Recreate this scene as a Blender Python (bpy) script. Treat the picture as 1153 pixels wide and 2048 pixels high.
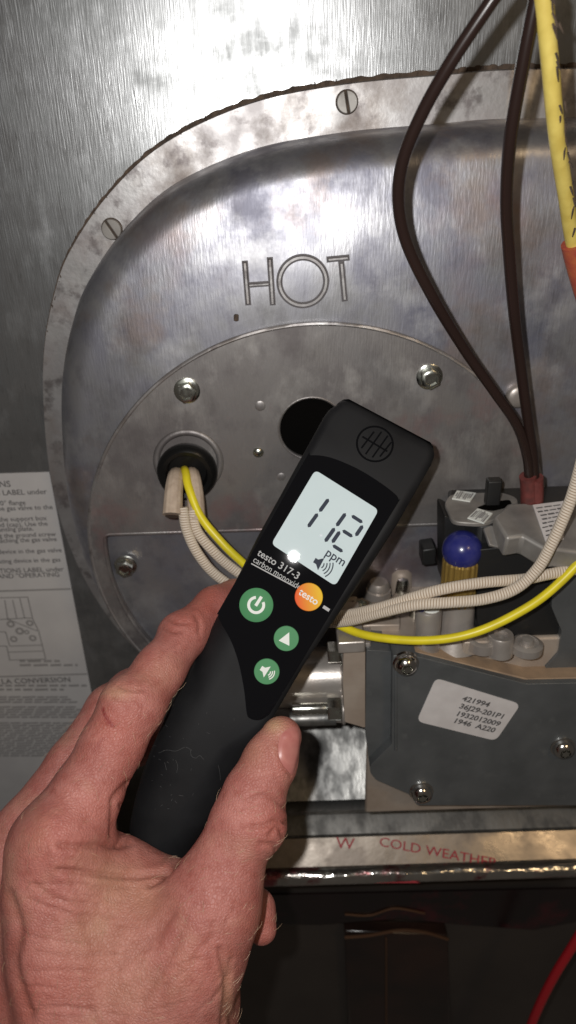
import bpy, bmesh, math, random
import numpy as np
from mathutils import Vector, Matrix
random.seed(7); rng = np.random.default_rng(7)
for o in list(bpy.data.objects): bpy.data.objects.remove(o)
scene = bpy.context.scene
COL = scene.collection

# ------------------------------------------------------------------ camera, light, exposure
F_PX, PITCH, ROLL, DIST, CZ = 1540.0, math.radians(28), math.radians(1.8), 0.42, 1.2
CAM = np.array([0.0, -DIST, CZ])
cp, sp, cr, sr = math.cos(PITCH), math.sin(PITCH), math.cos(ROLL), math.sin(ROLL)
FWD = np.array([0, cp, -sp]); DOWN0 = np.array([0, -sp, -cp]); RIGHT0 = np.array([1.0, 0, 0])
RIGHT = cr * RIGHT0 + sr * DOWN0
DOWN = -sr * RIGHT0 + cr * DOWN0
cam_data = bpy.data.cameras.new('camera'); cam = bpy.data.objects.new('camera', cam_data); COL.objects.link(cam)
m = Matrix.Identity(4)
for i in range(3):
    m[i][0], m[i][1], m[i][2], m[i][3] = RIGHT[i], -DOWN[i], -FWD[i], CAM[i]
cam.matrix_world = m
cam_data.sensor_fit = 'VERTICAL'; cam_data.sensor_height = 36.0; cam_data.lens = F_PX / 2048 * 36.0
cam_data.clip_start = 0.01; cam_data.clip_end = 50
cam_data.dof.use_dof = True; cam_data.dof.focus_distance = 0.335; cam_data.dof.aperture_fstop = 10
scene.camera = cam
scene.render.resolution_x, scene.render.resolution_y = 576, 1024
world = bpy.data.worlds.new('World'); scene.world = world; world.use_nodes = True
bg = world.node_tree.nodes['Background']; bg.inputs[0].default_value = (0.60, 0.52, 0.45, 1); bg.inputs[1].default_value = 0.085
def lamp(name, kind, loc, power, color, size, target=None):
    d = bpy.data.lights.new(name, kind); d.energy = power; d.color = color
    if kind == 'AREA': d.size = size
    else: d.shadow_soft_size = size
    o = bpy.data.objects.new(name, d); COL.objects.link(o); o.location = loc
    if target is not None:
        o.rotation_euler = (Vector(target) - Vector(loc)).to_track_quat('-Z', 'Y').to_euler()
    return o
FLASH = CAM + RIGHT * -0.022 + DOWN * -0.014 + FWD * -0.004
lamp('phone_flash', 'POINT', FLASH, 4.0, (1.0, 0.985, 0.965), 0.0035)
lamp('ceiling_lamp', 'AREA', (0.75, -1.25, CZ + 0.85), 2.5, (1.0, 0.72, 0.42), 0.25, (0.05, 0, CZ - 0.2))
scene.view_settings.view_transform = 'Standard'; scene.view_settings.look = 'None'
scene.view_settings.exposure = 0.12; scene.view_settings.gamma = 1.0
scene.cycles.max_bounces = 6; scene.cycles.use_denoising = True

# ------------------------------------------------------------------ pixel -> place helpers
def ray(px, py):
    return FWD + RIGHT * ((px - 576.5) / F_PX) + DOWN * ((py - 1024.0) / F_PX)
def at(px, py, d): return CAM + ray(px, py) * d
def onH(px, py, h):                      # on the plane h metres in front of the wall
    r = ray(px, py); return CAM + r * ((-h - CAM[1]) / r[1])
def onZ(px, py, z):
    r = ray(px, py); return CAM + r * ((z - CAM[2]) / r[2])
class Frame:
    def __init__(s, o, u, v):
        s.o = np.array(o, float); s.u = np.array(u, float); s.v = np.array(v, float); s.n = np.cross(s.u, s.v)
    def pt(s, a, b, c=0.0): return s.o + s.u * a + s.v * b + s.n * c
    def px(s, x, y, c=0.0):
        r = ray(x, y); t = (c - (CAM - s.o) @ s.n) / (r @ s.n); p = CAM + r * t - s.o
        return np.array([p @ s.u, p @ s.v])
WALL = Frame((0, 0, CZ), (1, 0, 0), (0, 0, 1))          # n = -Y, towards the camera
def FLOORF(z): return Frame((0, 0, z), (1, 0, 0), (0, 1, 0))

# ------------------------------------------------------------------ object helpers
def empty(name, loc):
    o = bpy.data.objects.new(name, None); o.empty_display_size = 0.02; COL.objects.link(o)
    o.location = [float(c) for c in loc]; bpy.context.view_layer.update(); return o
def tag(o, label=None, cat=None, group=None, kind=None):
    if label: o['label'] = label
    if cat: o['category'] = cat
    if group: o['group'] = group
    if kind: o['kind'] = kind
    return o
def adopt(o, parent):
    if parent is not None:
        o.parent = parent
        W = Matrix.Identity(4); q = parent
        chain = []
        while q is not None: chain.append(q); q = q.parent
        M = Matrix.Identity(4)
        for q in reversed(chain):
            M = M @ q.matrix_parent_inverse @ Matrix.LocRotScale(q.location, q.rotation_euler, q.scale)
        o.matrix_parent_inverse = M.inverted()
def obj(name, verts, faces, mat, parent=None, smooth=False, bevel=0, seg=2, angle=40):
    me = bpy.data.meshes.new(name)
    me.from_pydata([tuple(float(c) for c in v) for v in verts], [], faces); me.update()
    return finish(name, me, mat, parent, smooth, bevel, seg, angle)
def finish(name, me, mat, parent=None, smooth=False, bevel=0, seg=2, angle=40):
    bm = bmesh.new(); bm.from_mesh(me); bmesh.ops.recalc_face_normals(bm, faces=bm.faces); bm.to_mesh(me); bm.free()
    if smooth:
        for p in me.polygons: p.use_smooth = True
    me.materials.append(mat)
    o = bpy.data.objects.new(name, me); COL.objects.link(o); adopt(o, parent)
    if bevel:
        b = o.modifiers.new('bevel', 'BEVEL'); b.width = bevel; b.segments = seg; b.limit_method = 'ANGLE'; b.angle_limit = math.radians(angle)
        b.harden_normals = False
        for p in me.polygons: p.use_smooth = True
        try: me.set_sharp_from_angle(angle=math.radians(50))
        except Exception: pass
    elif smooth:
        try: me.set_sharp_from_angle(angle=math.radians(45))
        except Exception: pass
    return o
def prism(name, fr, outline, h0, h1, mat, parent=None, bevel=0, holes=(), seg=2, smooth=False):
    """outline (2-D points in the frame) from height h0 to h1, with optional holes"""
    if not holes:
        n = len(outline)
        v = [fr.pt(a, b, h0) for a, b in outline] + [fr.pt(a, b, h1) for a, b in outline]
        f = [tuple(range(n))[::-1], tuple(range(n, 2 * n))] + [(i, (i + 1) % n, n + (i + 1) % n, n + i) for i in range(n)]
        return obj(name, v, f, mat, parent, smooth, bevel, seg)
    bm = bmesh.new(); loops = [outline] + list(holes); edges = []; rings = []
    for lp in loops:
        vs = [bm.verts.new(fr.pt(a, b, h1)) for a, b in lp]
        edges += [bm.edges.new((vs[i], vs[(i + 1) % len(vs)])) for i in range(len(vs))]; rings.append(vs)
    bmesh.ops.triangle_fill(bm, edges=edges, use_beauty=True, use_dissolve=False)
    for vs, lp in zip(rings, loops):
        lo = [bm.verts.new(fr.pt(a, b, h0)) for a, b in lp]; k = len(vs)
        for i in range(k): bm.faces.new((vs[i], vs[(i + 1) % k], lo[(i + 1) % k], lo[i]))
    me = bpy.data.meshes.new(name); bm.to_mesh(me); bm.free()
    return finish(name, me, mat, parent, smooth, bevel, seg)
def lathe(name, fr, c, profile, mat, parent=None, seg=32, smooth=True, hexa=False, rot=0.0):
    v, f = [], []; n = seg
    for r, h in profile:
        for i in range(n):
            a = 2 * math.pi * i / n + rot
            v.append(fr.pt(c[0] + r * math.cos(a), c[1] + r * math.sin(a), h))
    k = len(profile)
    for j in range(k - 1):
        for i in range(n):
            f.append((j * n + i, j * n + (i + 1) % n, (j + 1) * n + (i + 1) % n, (j + 1) * n + i))
    f.append(tuple(range(n))); f.append(tuple(range((k - 1) * n, k * n)))
    return obj(name, v, f, mat, parent, smooth)
def spline(P, n=12):
    P = [np.array(p, float) for p in P]; P = [2 * P[0] - P[1]] + P + [2 * P[-1] - P[-2]]; out = []
    for i in range(1, len(P) - 2):
        a, b, c, d = P[i - 1], P[i], P[i + 1], P[i + 2]
        for k in range(n):
            t = k / n
            out.append(0.5 * (2 * b + (c - a) * t + (2 * a - 5 * b + 4 * c - d) * t * t + (3 * b - a - 3 * c + d) * t ** 3))
    out.append(P[-2]); return np.array(out)
def closed_spline(P, n=8):
    P = [np.array(p, float) for p in P]; k = len(P); out = []
    for i in range(k):
        a, b, c, d = P[i - 1], P[i], P[(i + 1) % k], P[(i + 2) % k]
        for j in range(n):
            t = j / n
            out.append(0.5 * (2 * b + (c - a) * t + (2 * a - 5 * b + 4 * c - d) * t * t + (3 * b - a - 3 * c + d) * t ** 3))
    return np.array(out)
def tube_data(path, r, seg=12, ribs=None):
    path = np.array(path, float); n = len(path)
    T = np.gradient(path, axis=0); T /= np.linalg.norm(T, axis=1)[:, None]
    ref = np.array([0, 0, 1.0]) if abs(T[0][2]) < 0.9 else np.array([1.0, 0, 0])
    N = np.cross(T[0], ref); N /= np.linalg.norm(N); v, f = [], []
    rr = np.full(n, r) if np.isscalar(r) else np.array(r)
    for i in range(n):
        N = N - T[i] * (N @ T[i]); N /= np.linalg.norm(N); B = np.cross(T[i], N)
        for j in range(seg):
            a = 2 * math.pi * j / seg
            q = rr[i] * (1 + (ribs[1] * math.cos(ribs[0] * a) if ribs else 0))
            v.append(path[i] + (N * math.cos(a) + B * math.sin(a)) * q)
    for i in range(n - 1):
        for j in range(seg):
            f.append((i * seg + j, i * seg + (j + 1) % seg, (i + 1) * seg + (j + 1) % seg, (i + 1) * seg + j))
    f.append(tuple(range(seg))[::-1]); f.append(tuple(range((n - 1) * seg, n * seg)))
    return v, f
def tube(name, path, r, mat, parent=None, seg=12, ribs=None, uv=False):
    v, f = tube_data(path, r, seg, ribs); o = obj(name, v, f, mat, parent, True)
    if uv:                                # u round the tube, v along it in metres
        path = np.array(path); L = np.r_[0, np.cumsum(np.linalg.norm(np.diff(path, axis=0), axis=1))]
        me = o.data; at_ = me.attributes.new('along', 'FLOAT_VECTOR', 'POINT')
        n = len(path)
        arr = np.zeros((n * seg, 3), np.float32)
        for i in range(n):
            for j in range(seg): arr[i * seg + j] = (math.cos(2 * math.pi * j / seg), math.sin(2 * math.pi * j / seg), L[i])
        at_.data.foreach_set('vector', arr.ravel())
    return o
def circle(c, r, n=48, a0=0.0):
    return [(c[0] + r * math.cos(a0 + 2 * math.pi * i / n), c[1] + r * math.sin(a0 + 2 * math.pi * i / n)) for i in range(n)]
def rounded(pts, r, n=5):
    out = []; k = len(pts); pts = [np.array(p, float) for p in pts]
    rs = r if hasattr(r, '__len__') else [r] * k
    for i in range(k):
        p, a, b = pts[i], pts[i - 1], pts[(i + 1) % k]
        da, db = a - p, b - p; la, lb = np.linalg.norm(da), np.linalg.norm(db)
        q = min(rs[i], la * .48, lb * .48); s, e = p + da / la * q, p + db / lb * q
        for t in np.linspace(0, 1, n + 1):
            out.append(tuple((1 - t) ** 2 * s + 2 * t * (1 - t) * p + t * t * e))
    return out
def text(name, s, fr, pos, size, h, mat, parent, rot=0.0, align='LEFT', shear=0.0, sx=1.0, bold=0.0):
    cu = bpy.data.curves.new(name, 'FONT'); cu.body = s; cu.size = 1.0; cu.align_x = align; cu.align_y = 'CENTER'; cu.shear = shear
    cu.resolution_u = 3; cu.offset = bold
    to = bpy.data.objects.new(name, cu); COL.objects.link(to)
    dg = bpy.context.evaluated_depsgraph_get()
    me = bpy.data.meshes.new_from_object(to.evaluated_get(dg)); bpy.data.objects.remove(to); bpy.data.curves.remove(cu)
    c, q = math.cos(rot), math.sin(rot)
    for v in me.vertices:
        a, b = v.co.x * size * sx, v.co.y * size
        v.co = Vector(fr.pt(pos[0] + a * c - b * q, pos[1] + a * q + b * c, h))
    me.materials.clear(); me.materials.append(mat); me.name = name
    o = bpy.data.objects.new(name, me); COL.objects.link(o); adopt(o, parent); return o

# ------------------------------------------------------------------ materials
def mat(name, color, rough=0.5, metal=0.0, color2=None, scale=60, stretch=(1, 1, 1), rvar=0.0, bump=0.0, bscale=300, bstretch=None,
        coat=0.0, coat_rough=0.1, spec=0.5, color3=None, scale3=14, aniso=0.0, bdist=0.0005, lo=0.35, hi=0.65, detail=6, lo3=0.5, hi3=0.68, sheen=0.0, blotch=()):
    M = bpy.data.materials.new(name); M.use_nodes = True; nt = M.node_tree; N, L = nt.nodes, nt.links
    b = N['Principled BSDF']; b.inputs['Base Color'].default_value = (*color, 1)
    b.inputs['Roughness'].default_value = rough; b.inputs['Metallic'].default_value = metal
    b.inputs['Specular IOR Level'].default_value = spec
    b.inputs['Coat Weight'].default_value = coat; b.inputs['Coat Roughness'].default_value = coat_rough
    b.inputs['Anisotropic'].default_value = aniso; b.inputs['Sheen Weight'].default_value = sheen
    tc = N.new('ShaderNodeTexCoord')
    def noise(sc, st, det=6):
        mp = N.new('ShaderNodeMapping'); mp.inputs['Scale'].default_value = st; L.new(tc.outputs['Object'], mp.inputs[0])
        n = N.new('ShaderNodeTexNoise'); n.inputs['Scale'].default_value = sc; n.inputs['Detail'].default_value = det; L.new(mp.outputs[0], n.inputs[0]); return n
    col = None
    if color2 or rvar:
        n = noise(scale, stretch, detail)
        r = N.new('ShaderNodeMapRange'); r.inputs[1].default_value = lo; r.inputs[2].default_value = hi; L.new(n.outputs[0], r.inputs[0])
        if color2:
            mx = N.new('ShaderNodeMix'); mx.data_type = 'RGBA'; mx.inputs[6].default_value = (*color, 1); mx.inputs[7].default_value = (*color2, 1)
            L.new(r.outputs[0], mx.inputs[0]); col = mx.outputs[2]
        if rvar:
            q = N.new('ShaderNodeMapRange'); q.inputs[3].default_value = rough - rvar; q.inputs[4].default_value = rough + rvar; L.new(r.outputs[0], q.inputs[0]); L.new(q.outputs[0], b.inputs['Roughness'])
    if color3:
        n3 = noise(scale3, (1, 1, 1), 8); r3 = N.new('ShaderNodeMapRange'); r3.inputs[1].default_value = lo3; r3.inputs[2].default_value = hi3; L.new(n3.outputs[0], r3.inputs[0])
        mx = N.new('ShaderNodeMix'); mx.data_type = 'RGBA'; mx.inputs[7].default_value = (*color3, 1)
        if col is not None: L.new(col, mx.inputs[6])
        else: mx.inputs[6].default_value = (*color, 1)
        L.new(r3.outputs[0], mx.inputs[0]); col = mx.outputs[2]
    for bi, (bc, bs, blo, bhi, amt, bst) in enumerate(blotch):
        mp_ = N.new('ShaderNodeMapping'); mp_.inputs['Scale'].default_value = bst; mp_.inputs['Location'].default_value = (3.1 * bi + 1, 1.7 * bi, 2.3 * bi); L.new(tc.outputs['Object'], mp_.inputs[0])
        n4 = N.new('ShaderNodeTexNoise'); n4.inputs['Scale'].default_value = bs; n4.inputs['Detail'].default_value = 7; n4.inputs['Roughness'].default_value = .62; L.new(mp_.outputs[0], n4.inputs[0])
        r4 = N.new('ShaderNodeMapRange'); r4.inputs[1].default_value = blo; r4.inputs[2].default_value = bhi; r4.inputs[4].default_value = amt; L.new(n4.outputs[0], r4.inputs[0])
        mx = N.new('ShaderNodeMix'); mx.data_type = 'RGBA'; mx.inputs[7].default_value = (*bc, 1); L.new(r4.outputs[0], mx.inputs[0])
        if col is not None: L.new(col, mx.inputs[6])
        else: mx.inputs[6].default_value = (*color, 1)
        col = mx.outputs[2]
        if bi == 0 and metal > .5:                      # stained patches are duller
            src = b.inputs['Roughness'].links[0].from_socket if b.inputs['Roughness'].is_linked else None
            ra = N.new('ShaderNodeMath'); ra.operation = 'MULTIPLY_ADD'; L.new(r4.outputs[0], ra.inputs[0]); ra.inputs[1].default_value = .16; ra.inputs[2].default_value = rough
            if src is not None: L.new(src, ra.inputs[2])
            L.new(ra.outputs[0], b.inputs['Roughness'])
    if col is not None: L.new(col, b.inputs['Base Color'])
    if bump:
        nb = noise(bscale, bstretch or stretch, 4); bp = N.new('ShaderNodeBump'); bp.inputs['Strength'].default_value = bump; bp.inputs['Distance'].default_value = bdist
        L.new(nb.outputs[0], bp.inputs['Height']); L.new(bp.outputs[0], b.inputs['Normal'])
    return M
MT = {}
MT['sheet'] = mat('brushed_sheet_metal', (.39, .395, .40), .33, .88, (.29, .295, .30), 34, (6, 6, 1.4), .05, .22, 420, (3.2, 3.2, .22), color3=(.25, .255, .255), scale3=9, bdist=.0004, blotch=[((.17, .175, .175), 17, .46, .64, .7, (1, 1, 2)), ((.48, .49, .50), 60, .52, .68, .6, (1, 1, .6)), ((.15, .15, .15), 190, .58, .70, .5, (2, 2, .4))])
MT['cast'] = mat('aged_aluminium', (.48, .48, .495), .40, .82, (.33, .33, .37), 48, (1, 1, .8), .07, .25, 330, (2.6, 2.6, .4), bdist=.0004, blotch=[((.185, .185, .235), 22, .44, .62, .82, (1, 1, 1)), ((.60, .60, .61), 34, .50, .66, .62, (1, 1, 1)), ((.31, .23, .185), 26, .53, .67, .52, (1, 1, 1)), ((.16, .15, .17), 70, .52, .70, .45, (1, 1, .7)), ((.34, .20, .20), 14, .58, .72, .3, (1, 1, 1))])
MT['disc'] = mat('dull_aluminium_disc', (.36, .34, .33), .43, .74, (.27, .255, .25), 38, (1, 1, .8), .06, .25, 380, (3, 3, .4), bdist=.0004, blotch=[((.16, .145, .145), 26, .46, .62, .8, (1, 1, 1)), ((.50, .48, .46), 60, .52, .68, .6, (1, 1, .6)), ((.15, .135, .135), 75, .52, .72, .45, (1, 1, .7)), ((.36, .15, .145), 15, .59, .70, .45, (1, 1, 1))])
MT['flange'] = mat('stained_flange', (.50, .49, .485), .44, .78, (.34, .32, .32), 60, (1, 1, 1), .07, .22, 420, bdist=.0003, blotch=[((.22, .18, .155), 34, .46, .66, .65, (1, 1, 1)), ((.60, .595, .59), 50, .52, .68, .5, (1, 1, 1)), ((.14, .12, .12), 95, .54, .66, .7, (1, 1, 1))])
MT['zinc'] = mat('zinc_plated', (.66, .66, .62), .24, 1.0, (.50, .52, .46), 300, rvar=.08)
MT['chrome'] = mat('bright_screw', (.62, .60, .57), .16, 1.0)
MT['dirt'] = mat('sooty_gasket', (.05, .036, .028), .95, 0, (.10, .07, .05), 250, bump=.6, bscale=500)
MT['hole'] = mat('unlit_black', (.004, .0037, .0035), .95, spec=0.0)  # darkness of the openings put into the colour, without gloss
MT['rubber'] = mat('black_rubber', (.006, .006, .006), .30, spec=.3)
MT['plastic_'] = mat('matte_black_plastic', (.012, .012, .013), .46, bump=.12, bscale=2500, bdist=.0002, rvar=.06, scale=120)
MT['handle'] = mat('dusty_black_rubber', (.008, .008, .009), .60, spec=.2, bump=.15, bscale=2500, bdist=.0002, color2=(.013, .013, .014), scale=45, rvar=.08)
MT['gloss'] = mat('glossy_black_front', (.005, .005, .006), .02, spec=.22)
MT['lcd'] = mat('lcd_grey_green', (.56, .655, .675), .5, color2=(.53, .63, .65), scale=40, coat=.12, coat_rough=.02, spec=.1)
MT['segment'] = mat('lcd_segment', (.035, .042, .06), .6, spec=.1)
MT['segment_faint'] = mat('lcd_faint', (.22, .27, .30), .35)
MT['green'] = mat('green_button', (.075, .25, .11), .5, spec=.12)
MT['white'] = mat('white_print', (.74, .76, .72), .5, spec=.15)
MT['greyprint'] = mat('grey_print', (.42, .42, .42), .5, spec=.1)
MT['yellow'] = mat('yellow_wire', (.78, .66, .02), .38, color2=(.66, .55, .02), scale=90)
MT['yellow_old'] = mat('pale_yellow_wire', (.78, .62, .16), .45, color2=(.62, .47, .10), scale=120)
MT['brown'] = mat('brown_wire', (.022, .012, .010), .27, spec=.5)
MT['sleeve'] = mat('beige_sleeve', (.50, .40, .31), .7, color2=(.40, .31, .235), scale=260)
MT['red_end'] = mat('red_terminal_sleeve', (.17, .040, .035), .5, color2=(.10, .028, .025), scale=250)
MT['orange_end'] = mat('orange_terminal_sleeve', (.46, .12, .05), .35, color2=(.38, .07, .05), scale=250)
MT['red_wire'] = mat('red_wire', (.42, .012, .02), .4)
MT['paper'] = mat('label_paper', (.50, .485, .475), .6, color2=(.45, .435, .43), scale=35)
MT['paper_lower'] = mat('label_paper_grey', (.50, .47, .44), .6, color2=(.44, .42, .40), scale=35)
MT['ink'] = mat('label_ink', (.11, .105, .105), .7)
MT['ink_grey'] = mat('label_ink_grey', (.26, .25, .245), .7)
MT['sticker'] = mat('sticker_white', (.66, .63, .62), .5, color2=(.60, .57, .56), scale=120)
MT['zamak'] = mat('dark_zinc_cover', (.185, .195, .20), .44, .55, (.13, .138, .142), 45, rvar=.06, bump=.15, bscale=900, bdist=.0003, color3=(.20, .21, .21), scale3=120, lo3=.62, hi3=.8)
MT['casting'] = mat('dusty_casting', (.47, .40, .335), .5, .30, (.36, .29, .235), 60, rvar=.08, bump=.3, bscale=900, bdist=.0003)
MT['casting_bright'] = mat('bright_casting', (.56, .52, .48), .36, .62, (.40, .36, .33), 70, rvar=.08, bump=.2, bscale=700, bdist=.0003)
MT['tan'] = mat('tan_gasket_ledge', (.34, .235, .15), .7, 0, (.26, .18, .12), 120, bump=.2, bscale=900)
MT['black'] = mat('black_coil_plastic', (.012, .012, .012), .5, bump=.1, bscale=1200, bdist=.0003)
MT['steel'] = mat('grey_plated_bracket', (.30, .285, .265), .5, .35, (.20, .185, .17), 70, rvar=.06)
MT['brass'] = mat('brass', (.62, .43, .13), .38, .75, (.46, .30, .08), 120, stretch=(4, 4, .3), rvar=.08)
MT['blue'] = mat('blue_cap', (.018, .022, .15), .26, color2=(.035, .038, .18), scale=150, coat=.3)
MT['tray'] = mat('galvanised_tray', (.34, .335, .32), .44, .85, (.22, .22, .215), 30, (2.5, 1, 1), .08, .3, 200, (3, 1, 1), bdist=.0004, blotch=[((.11, .11, .108), 45, .46, .62, .8, (1.6, 1, 1))])
MT['foil'] = mat('crinkled_foil_lip', (.60, .58, .54), .16, .95, (.42, .40, .37), 40, (1, 1, 1), .06, .9, 55, (.7, 1.5, 1.5), bdist=.003, blotch=[((.26, .02, .035), 34, .56, .62, .85, (.7, 1, 1))])
MT['edge_shade'] = mat('letter_edge_shade', (.13, .12, .125), .6, .6)  # shade along the raised letter edges, put into the colour
MT['film'] = mat('clear_film_strip', (.34, .30, .26), .30, .80, (.24, .21, .18), 25, rvar=.08, bump=.3, bscale=60, bdist=.001, blotch=[((.13, .11, .095), 30, .46, .62, .7, (1, 1, 1))])
MT['red_print'] = mat('red_print', (.40, .03, .045), .5, spec=.2)
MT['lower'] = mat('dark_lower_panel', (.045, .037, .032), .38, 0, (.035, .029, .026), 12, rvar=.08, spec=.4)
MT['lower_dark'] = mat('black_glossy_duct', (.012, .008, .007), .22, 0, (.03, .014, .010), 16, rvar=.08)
MT['copper'] = mat('copper_edge', (.13, .065, .035), .5, .5)

# ================================================================== the setting
def box(name, lo, hi, m_, parent=None, bevel=0):
    (a, b, c), (d, e, f) = lo, hi
    v = [(x, y, z) for x in (a, d) for y in (b, e) for z in (c, f)]
    return obj(name, v, [(0, 1, 3, 2), (4, 6, 7, 5), (0, 4, 5, 1), (2, 3, 7, 6), (0, 2, 6, 4), (1, 5, 7, 3)], m_, parent, False, bevel)
tag(box('wall', (-.6, 0, CZ - .62), (.7, .004, CZ + .45), MT['sheet']), 'brushed galvanised sheet metal wall behind the burner door', kind='structure')

# sloping burner tray below the valve: one extruded sheet profile
def yz(py, h):
    p = onH(600, py, h); return (p[1], p[2])
XT = onH(420, 1600, .05)[0]
tray = empty('burner_tray', (0, -.05, CZ - .45)); tag(tray, 'shiny galvanised tray with folded lip below the gas valve', 'tray')
def sheet(name, prof, x0, x1, m_, parent, th=.0012, bevel=0):
    prof = np.array(prof, float); T = np.gradient(prof, axis=0); T /= np.linalg.norm(T, axis=1)[:, None]
    back = prof + np.c_[-T[:, 1], T[:, 0]] * th * (-1 if True else 1)
    n = len(prof); v = []
    for x in (x0, x1):
        v += [(x, p[0], p[1]) for p in prof] + [(x, p[0], p[1]) for p in back]
    f = []
    for i in range(n - 1):
        f += [(i, i + 1, 2 * n + i + 1, 2 * n + i), (n + i, 3 * n + i, 3 * n + i + 1, n + i + 1)]
    f += [(0, 2 * n, 3 * n, n), (n - 1, 2 * n - 1, 4 * n - 1, 3 * n - 1)]
    for b0 in (0, 2 * n):
        f += [(b0 + i, b0 + n + i, b0 + n + i + 1, b0 + i + 1) for i in range(n - 1)]
    return obj(name, v, f, m_, parent, True, bevel)
def facing_plane(pys, py0, h0, pyn):        # points down a sheet that faces the viewer's height at row pyn
    p0 = np.array([600, 0]); a = onH(600, py0, h0); nn = -(ray(600, pyn)); nn[0] = 0; out = []
    for py in pys:
        r = ray(600, py); t = ((a - CAM) @ nn) / (r @ nn); q = CAM + r * t; out.append((q[1], q[2]))
    return out
P_slope = facing_plane([1415, 1440, 1480, 1520, 1560, 1596, 1602], 1440, .016, 1530)
sheet('back_sheet', P_slope, XT, .4, MT['tray'], tray)
P_fold = [yz(1606, .050), yz(1612, .0535), yz(1622, .057), yz(1627, .056)]
sheet('fold', P_fold, XT, .4, MT['tray'], tray)
P_mid = [yz(1630, .052), yz(1640, .055), yz(1672, .064), yz(1676, .066)]
sheet('middle_sheet', P_mid, XT, .4, MT['tray'], tray)
P_film = facing_plane([1677, 1690, 1705, 1720, 1732, 1736], 1677, .066, 1560)
film = sheet('film_strip', P_film, XT, .4, MT['film'], tray)
lip_h = -P_film[-1][0]; lipc = np.array(yz(1752, lip_h + .003)); lip = []
for a in np.linspace(2.2, -1.9, 14): lip.append((lipc[0] - .0048 * math.cos(a) , lipc[1] + .0048 * math.sin(a)))
lipP = [yz(1738, lip_h)] + lip + [(lipc[0] + .012, lipc[1] - .006), (lipc[0] + .02, lipc[1] - .02)]
sheet('lip', lipP, XT, .4, MT['foil'], tray)
# red print on the film and the lip
def frame_on(pa, pb, pc):
    pa, pb, pc = map(np.array, (pa, pb, pc)); u = pb - pa; u /= np.linalg.norm(u); w = pc - pa; v = w - u * (w @ u); v /= np.linalg.norm(v)
    return Frame(pa, u, v)
ff = frame_on((0, *P_film[-2]), (1, *P_film[-2]), (0, *P_film[0]))
text('printed_line', 'COLD WEATHER', ff, ff.px(758, 1683), .0082, .0020, MT['red_print'], film, rot=-.20, sx=1.25)
text('printed_line', 'W', ff, ff.px(672, 1686), .010, .0020, MT['red_print'], film, rot=-.1, sx=1.2)
for x0, y0 in ((735, 1735), (1037, 1722)):
    a = [ff.px(x0, y0), ff.px(x0 + 105, y0 + 30), ff.px(x0 + 4, y0 + 30)]
    b = [ff.px(x0 + 12, y0 + 9), ff.px(x0 + 62, y0 + 23), ff.px(x0 + 14, y0 + 23)]
    prism('printed_mark', ff, a, .0012, .0020, MT['red_print'], film, holes=[b])

z_low = lipc[1] - .006
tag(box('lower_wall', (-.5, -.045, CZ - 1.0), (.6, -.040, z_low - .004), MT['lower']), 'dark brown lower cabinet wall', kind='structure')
duct = empty('dark_duct', onH(790, 2040, .06)); tag(duct, 'black glossy flat strap hanging below the tray lip', 'strap')
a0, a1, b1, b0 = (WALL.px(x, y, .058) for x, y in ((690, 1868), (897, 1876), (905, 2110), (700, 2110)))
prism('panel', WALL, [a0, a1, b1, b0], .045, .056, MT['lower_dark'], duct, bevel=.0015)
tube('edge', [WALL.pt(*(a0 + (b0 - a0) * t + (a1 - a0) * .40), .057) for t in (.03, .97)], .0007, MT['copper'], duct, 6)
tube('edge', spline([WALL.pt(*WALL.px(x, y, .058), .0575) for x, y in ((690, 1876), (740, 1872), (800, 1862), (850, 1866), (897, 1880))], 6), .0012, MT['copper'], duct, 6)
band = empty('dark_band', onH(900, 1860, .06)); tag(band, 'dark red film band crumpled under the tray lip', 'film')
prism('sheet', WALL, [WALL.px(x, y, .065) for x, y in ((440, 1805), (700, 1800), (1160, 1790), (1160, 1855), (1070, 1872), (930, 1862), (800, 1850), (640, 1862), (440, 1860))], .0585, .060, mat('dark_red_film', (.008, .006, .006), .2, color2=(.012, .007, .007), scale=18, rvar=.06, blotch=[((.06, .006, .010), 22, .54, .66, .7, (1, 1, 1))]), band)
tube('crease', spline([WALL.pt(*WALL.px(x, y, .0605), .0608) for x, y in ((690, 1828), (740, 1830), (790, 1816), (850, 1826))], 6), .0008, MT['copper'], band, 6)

# ================================================================== burner door
door = empty('burner_door', (0.016, -.01, CZ - .35)); tag(door, 'large round aluminium burner door embossed HOT, screwed to the wall', 'furnace door')
H0, H1, HD = .004, .045, .048            # flange, dish and disc heights in front of the wall
vis = [(0.1421, .0107), (.1061, .0110), (.0826, .0099), (.0332, .0072), (-.0121, .0003), (-.0543, -.0156), (-.0848, -.0380), (-.1090, -.0655),
       (-.1214, -.0892), (-.1305, -.1152), (-.1360, -.1431), (-.1399, -.1803), (-.1400, -.2141), (-.1356, -.2469), (-.1282, -.2747), (-.1169, -.3021), (-.1062, -.3207)]
cx = .165
pts = vis + [(-.085, -.350), (-.05, -.372), (.0, -.384), (.06, -.388)]
pts = pts + [(2 * cx - x, z) for x, z in pts[::-1]][0:] 
pts = [p for i, p in enumerate(pts) if math.hypot(p[0] - pts[i - 1][0], p[1] - pts[i - 1][1]) > .022 or i < 17]
if math.hypot(pts[0][0] - pts[-1][0], pts[0][1] - pts[-1][1]) < .015: pts.pop()
OUT = closed_spline(pts, 8)
def inset(P, d):
    Q = np.array(P); T = np.roll(Q, -1, 0) - np.roll(Q, 1, 0); T /= np.linalg.norm(T, axis=1)[:, None]
    N = np.c_[-T[:, 1], T[:, 0]]; c = Q.mean(0)
    s = np.sign(((c - Q) * N).sum(1))[:, None]; side = np.clip((N * s)[:, :1], 0, 1) ** 1.3
    return Q + N * s * (d - min(d, .0075) * side)
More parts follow.
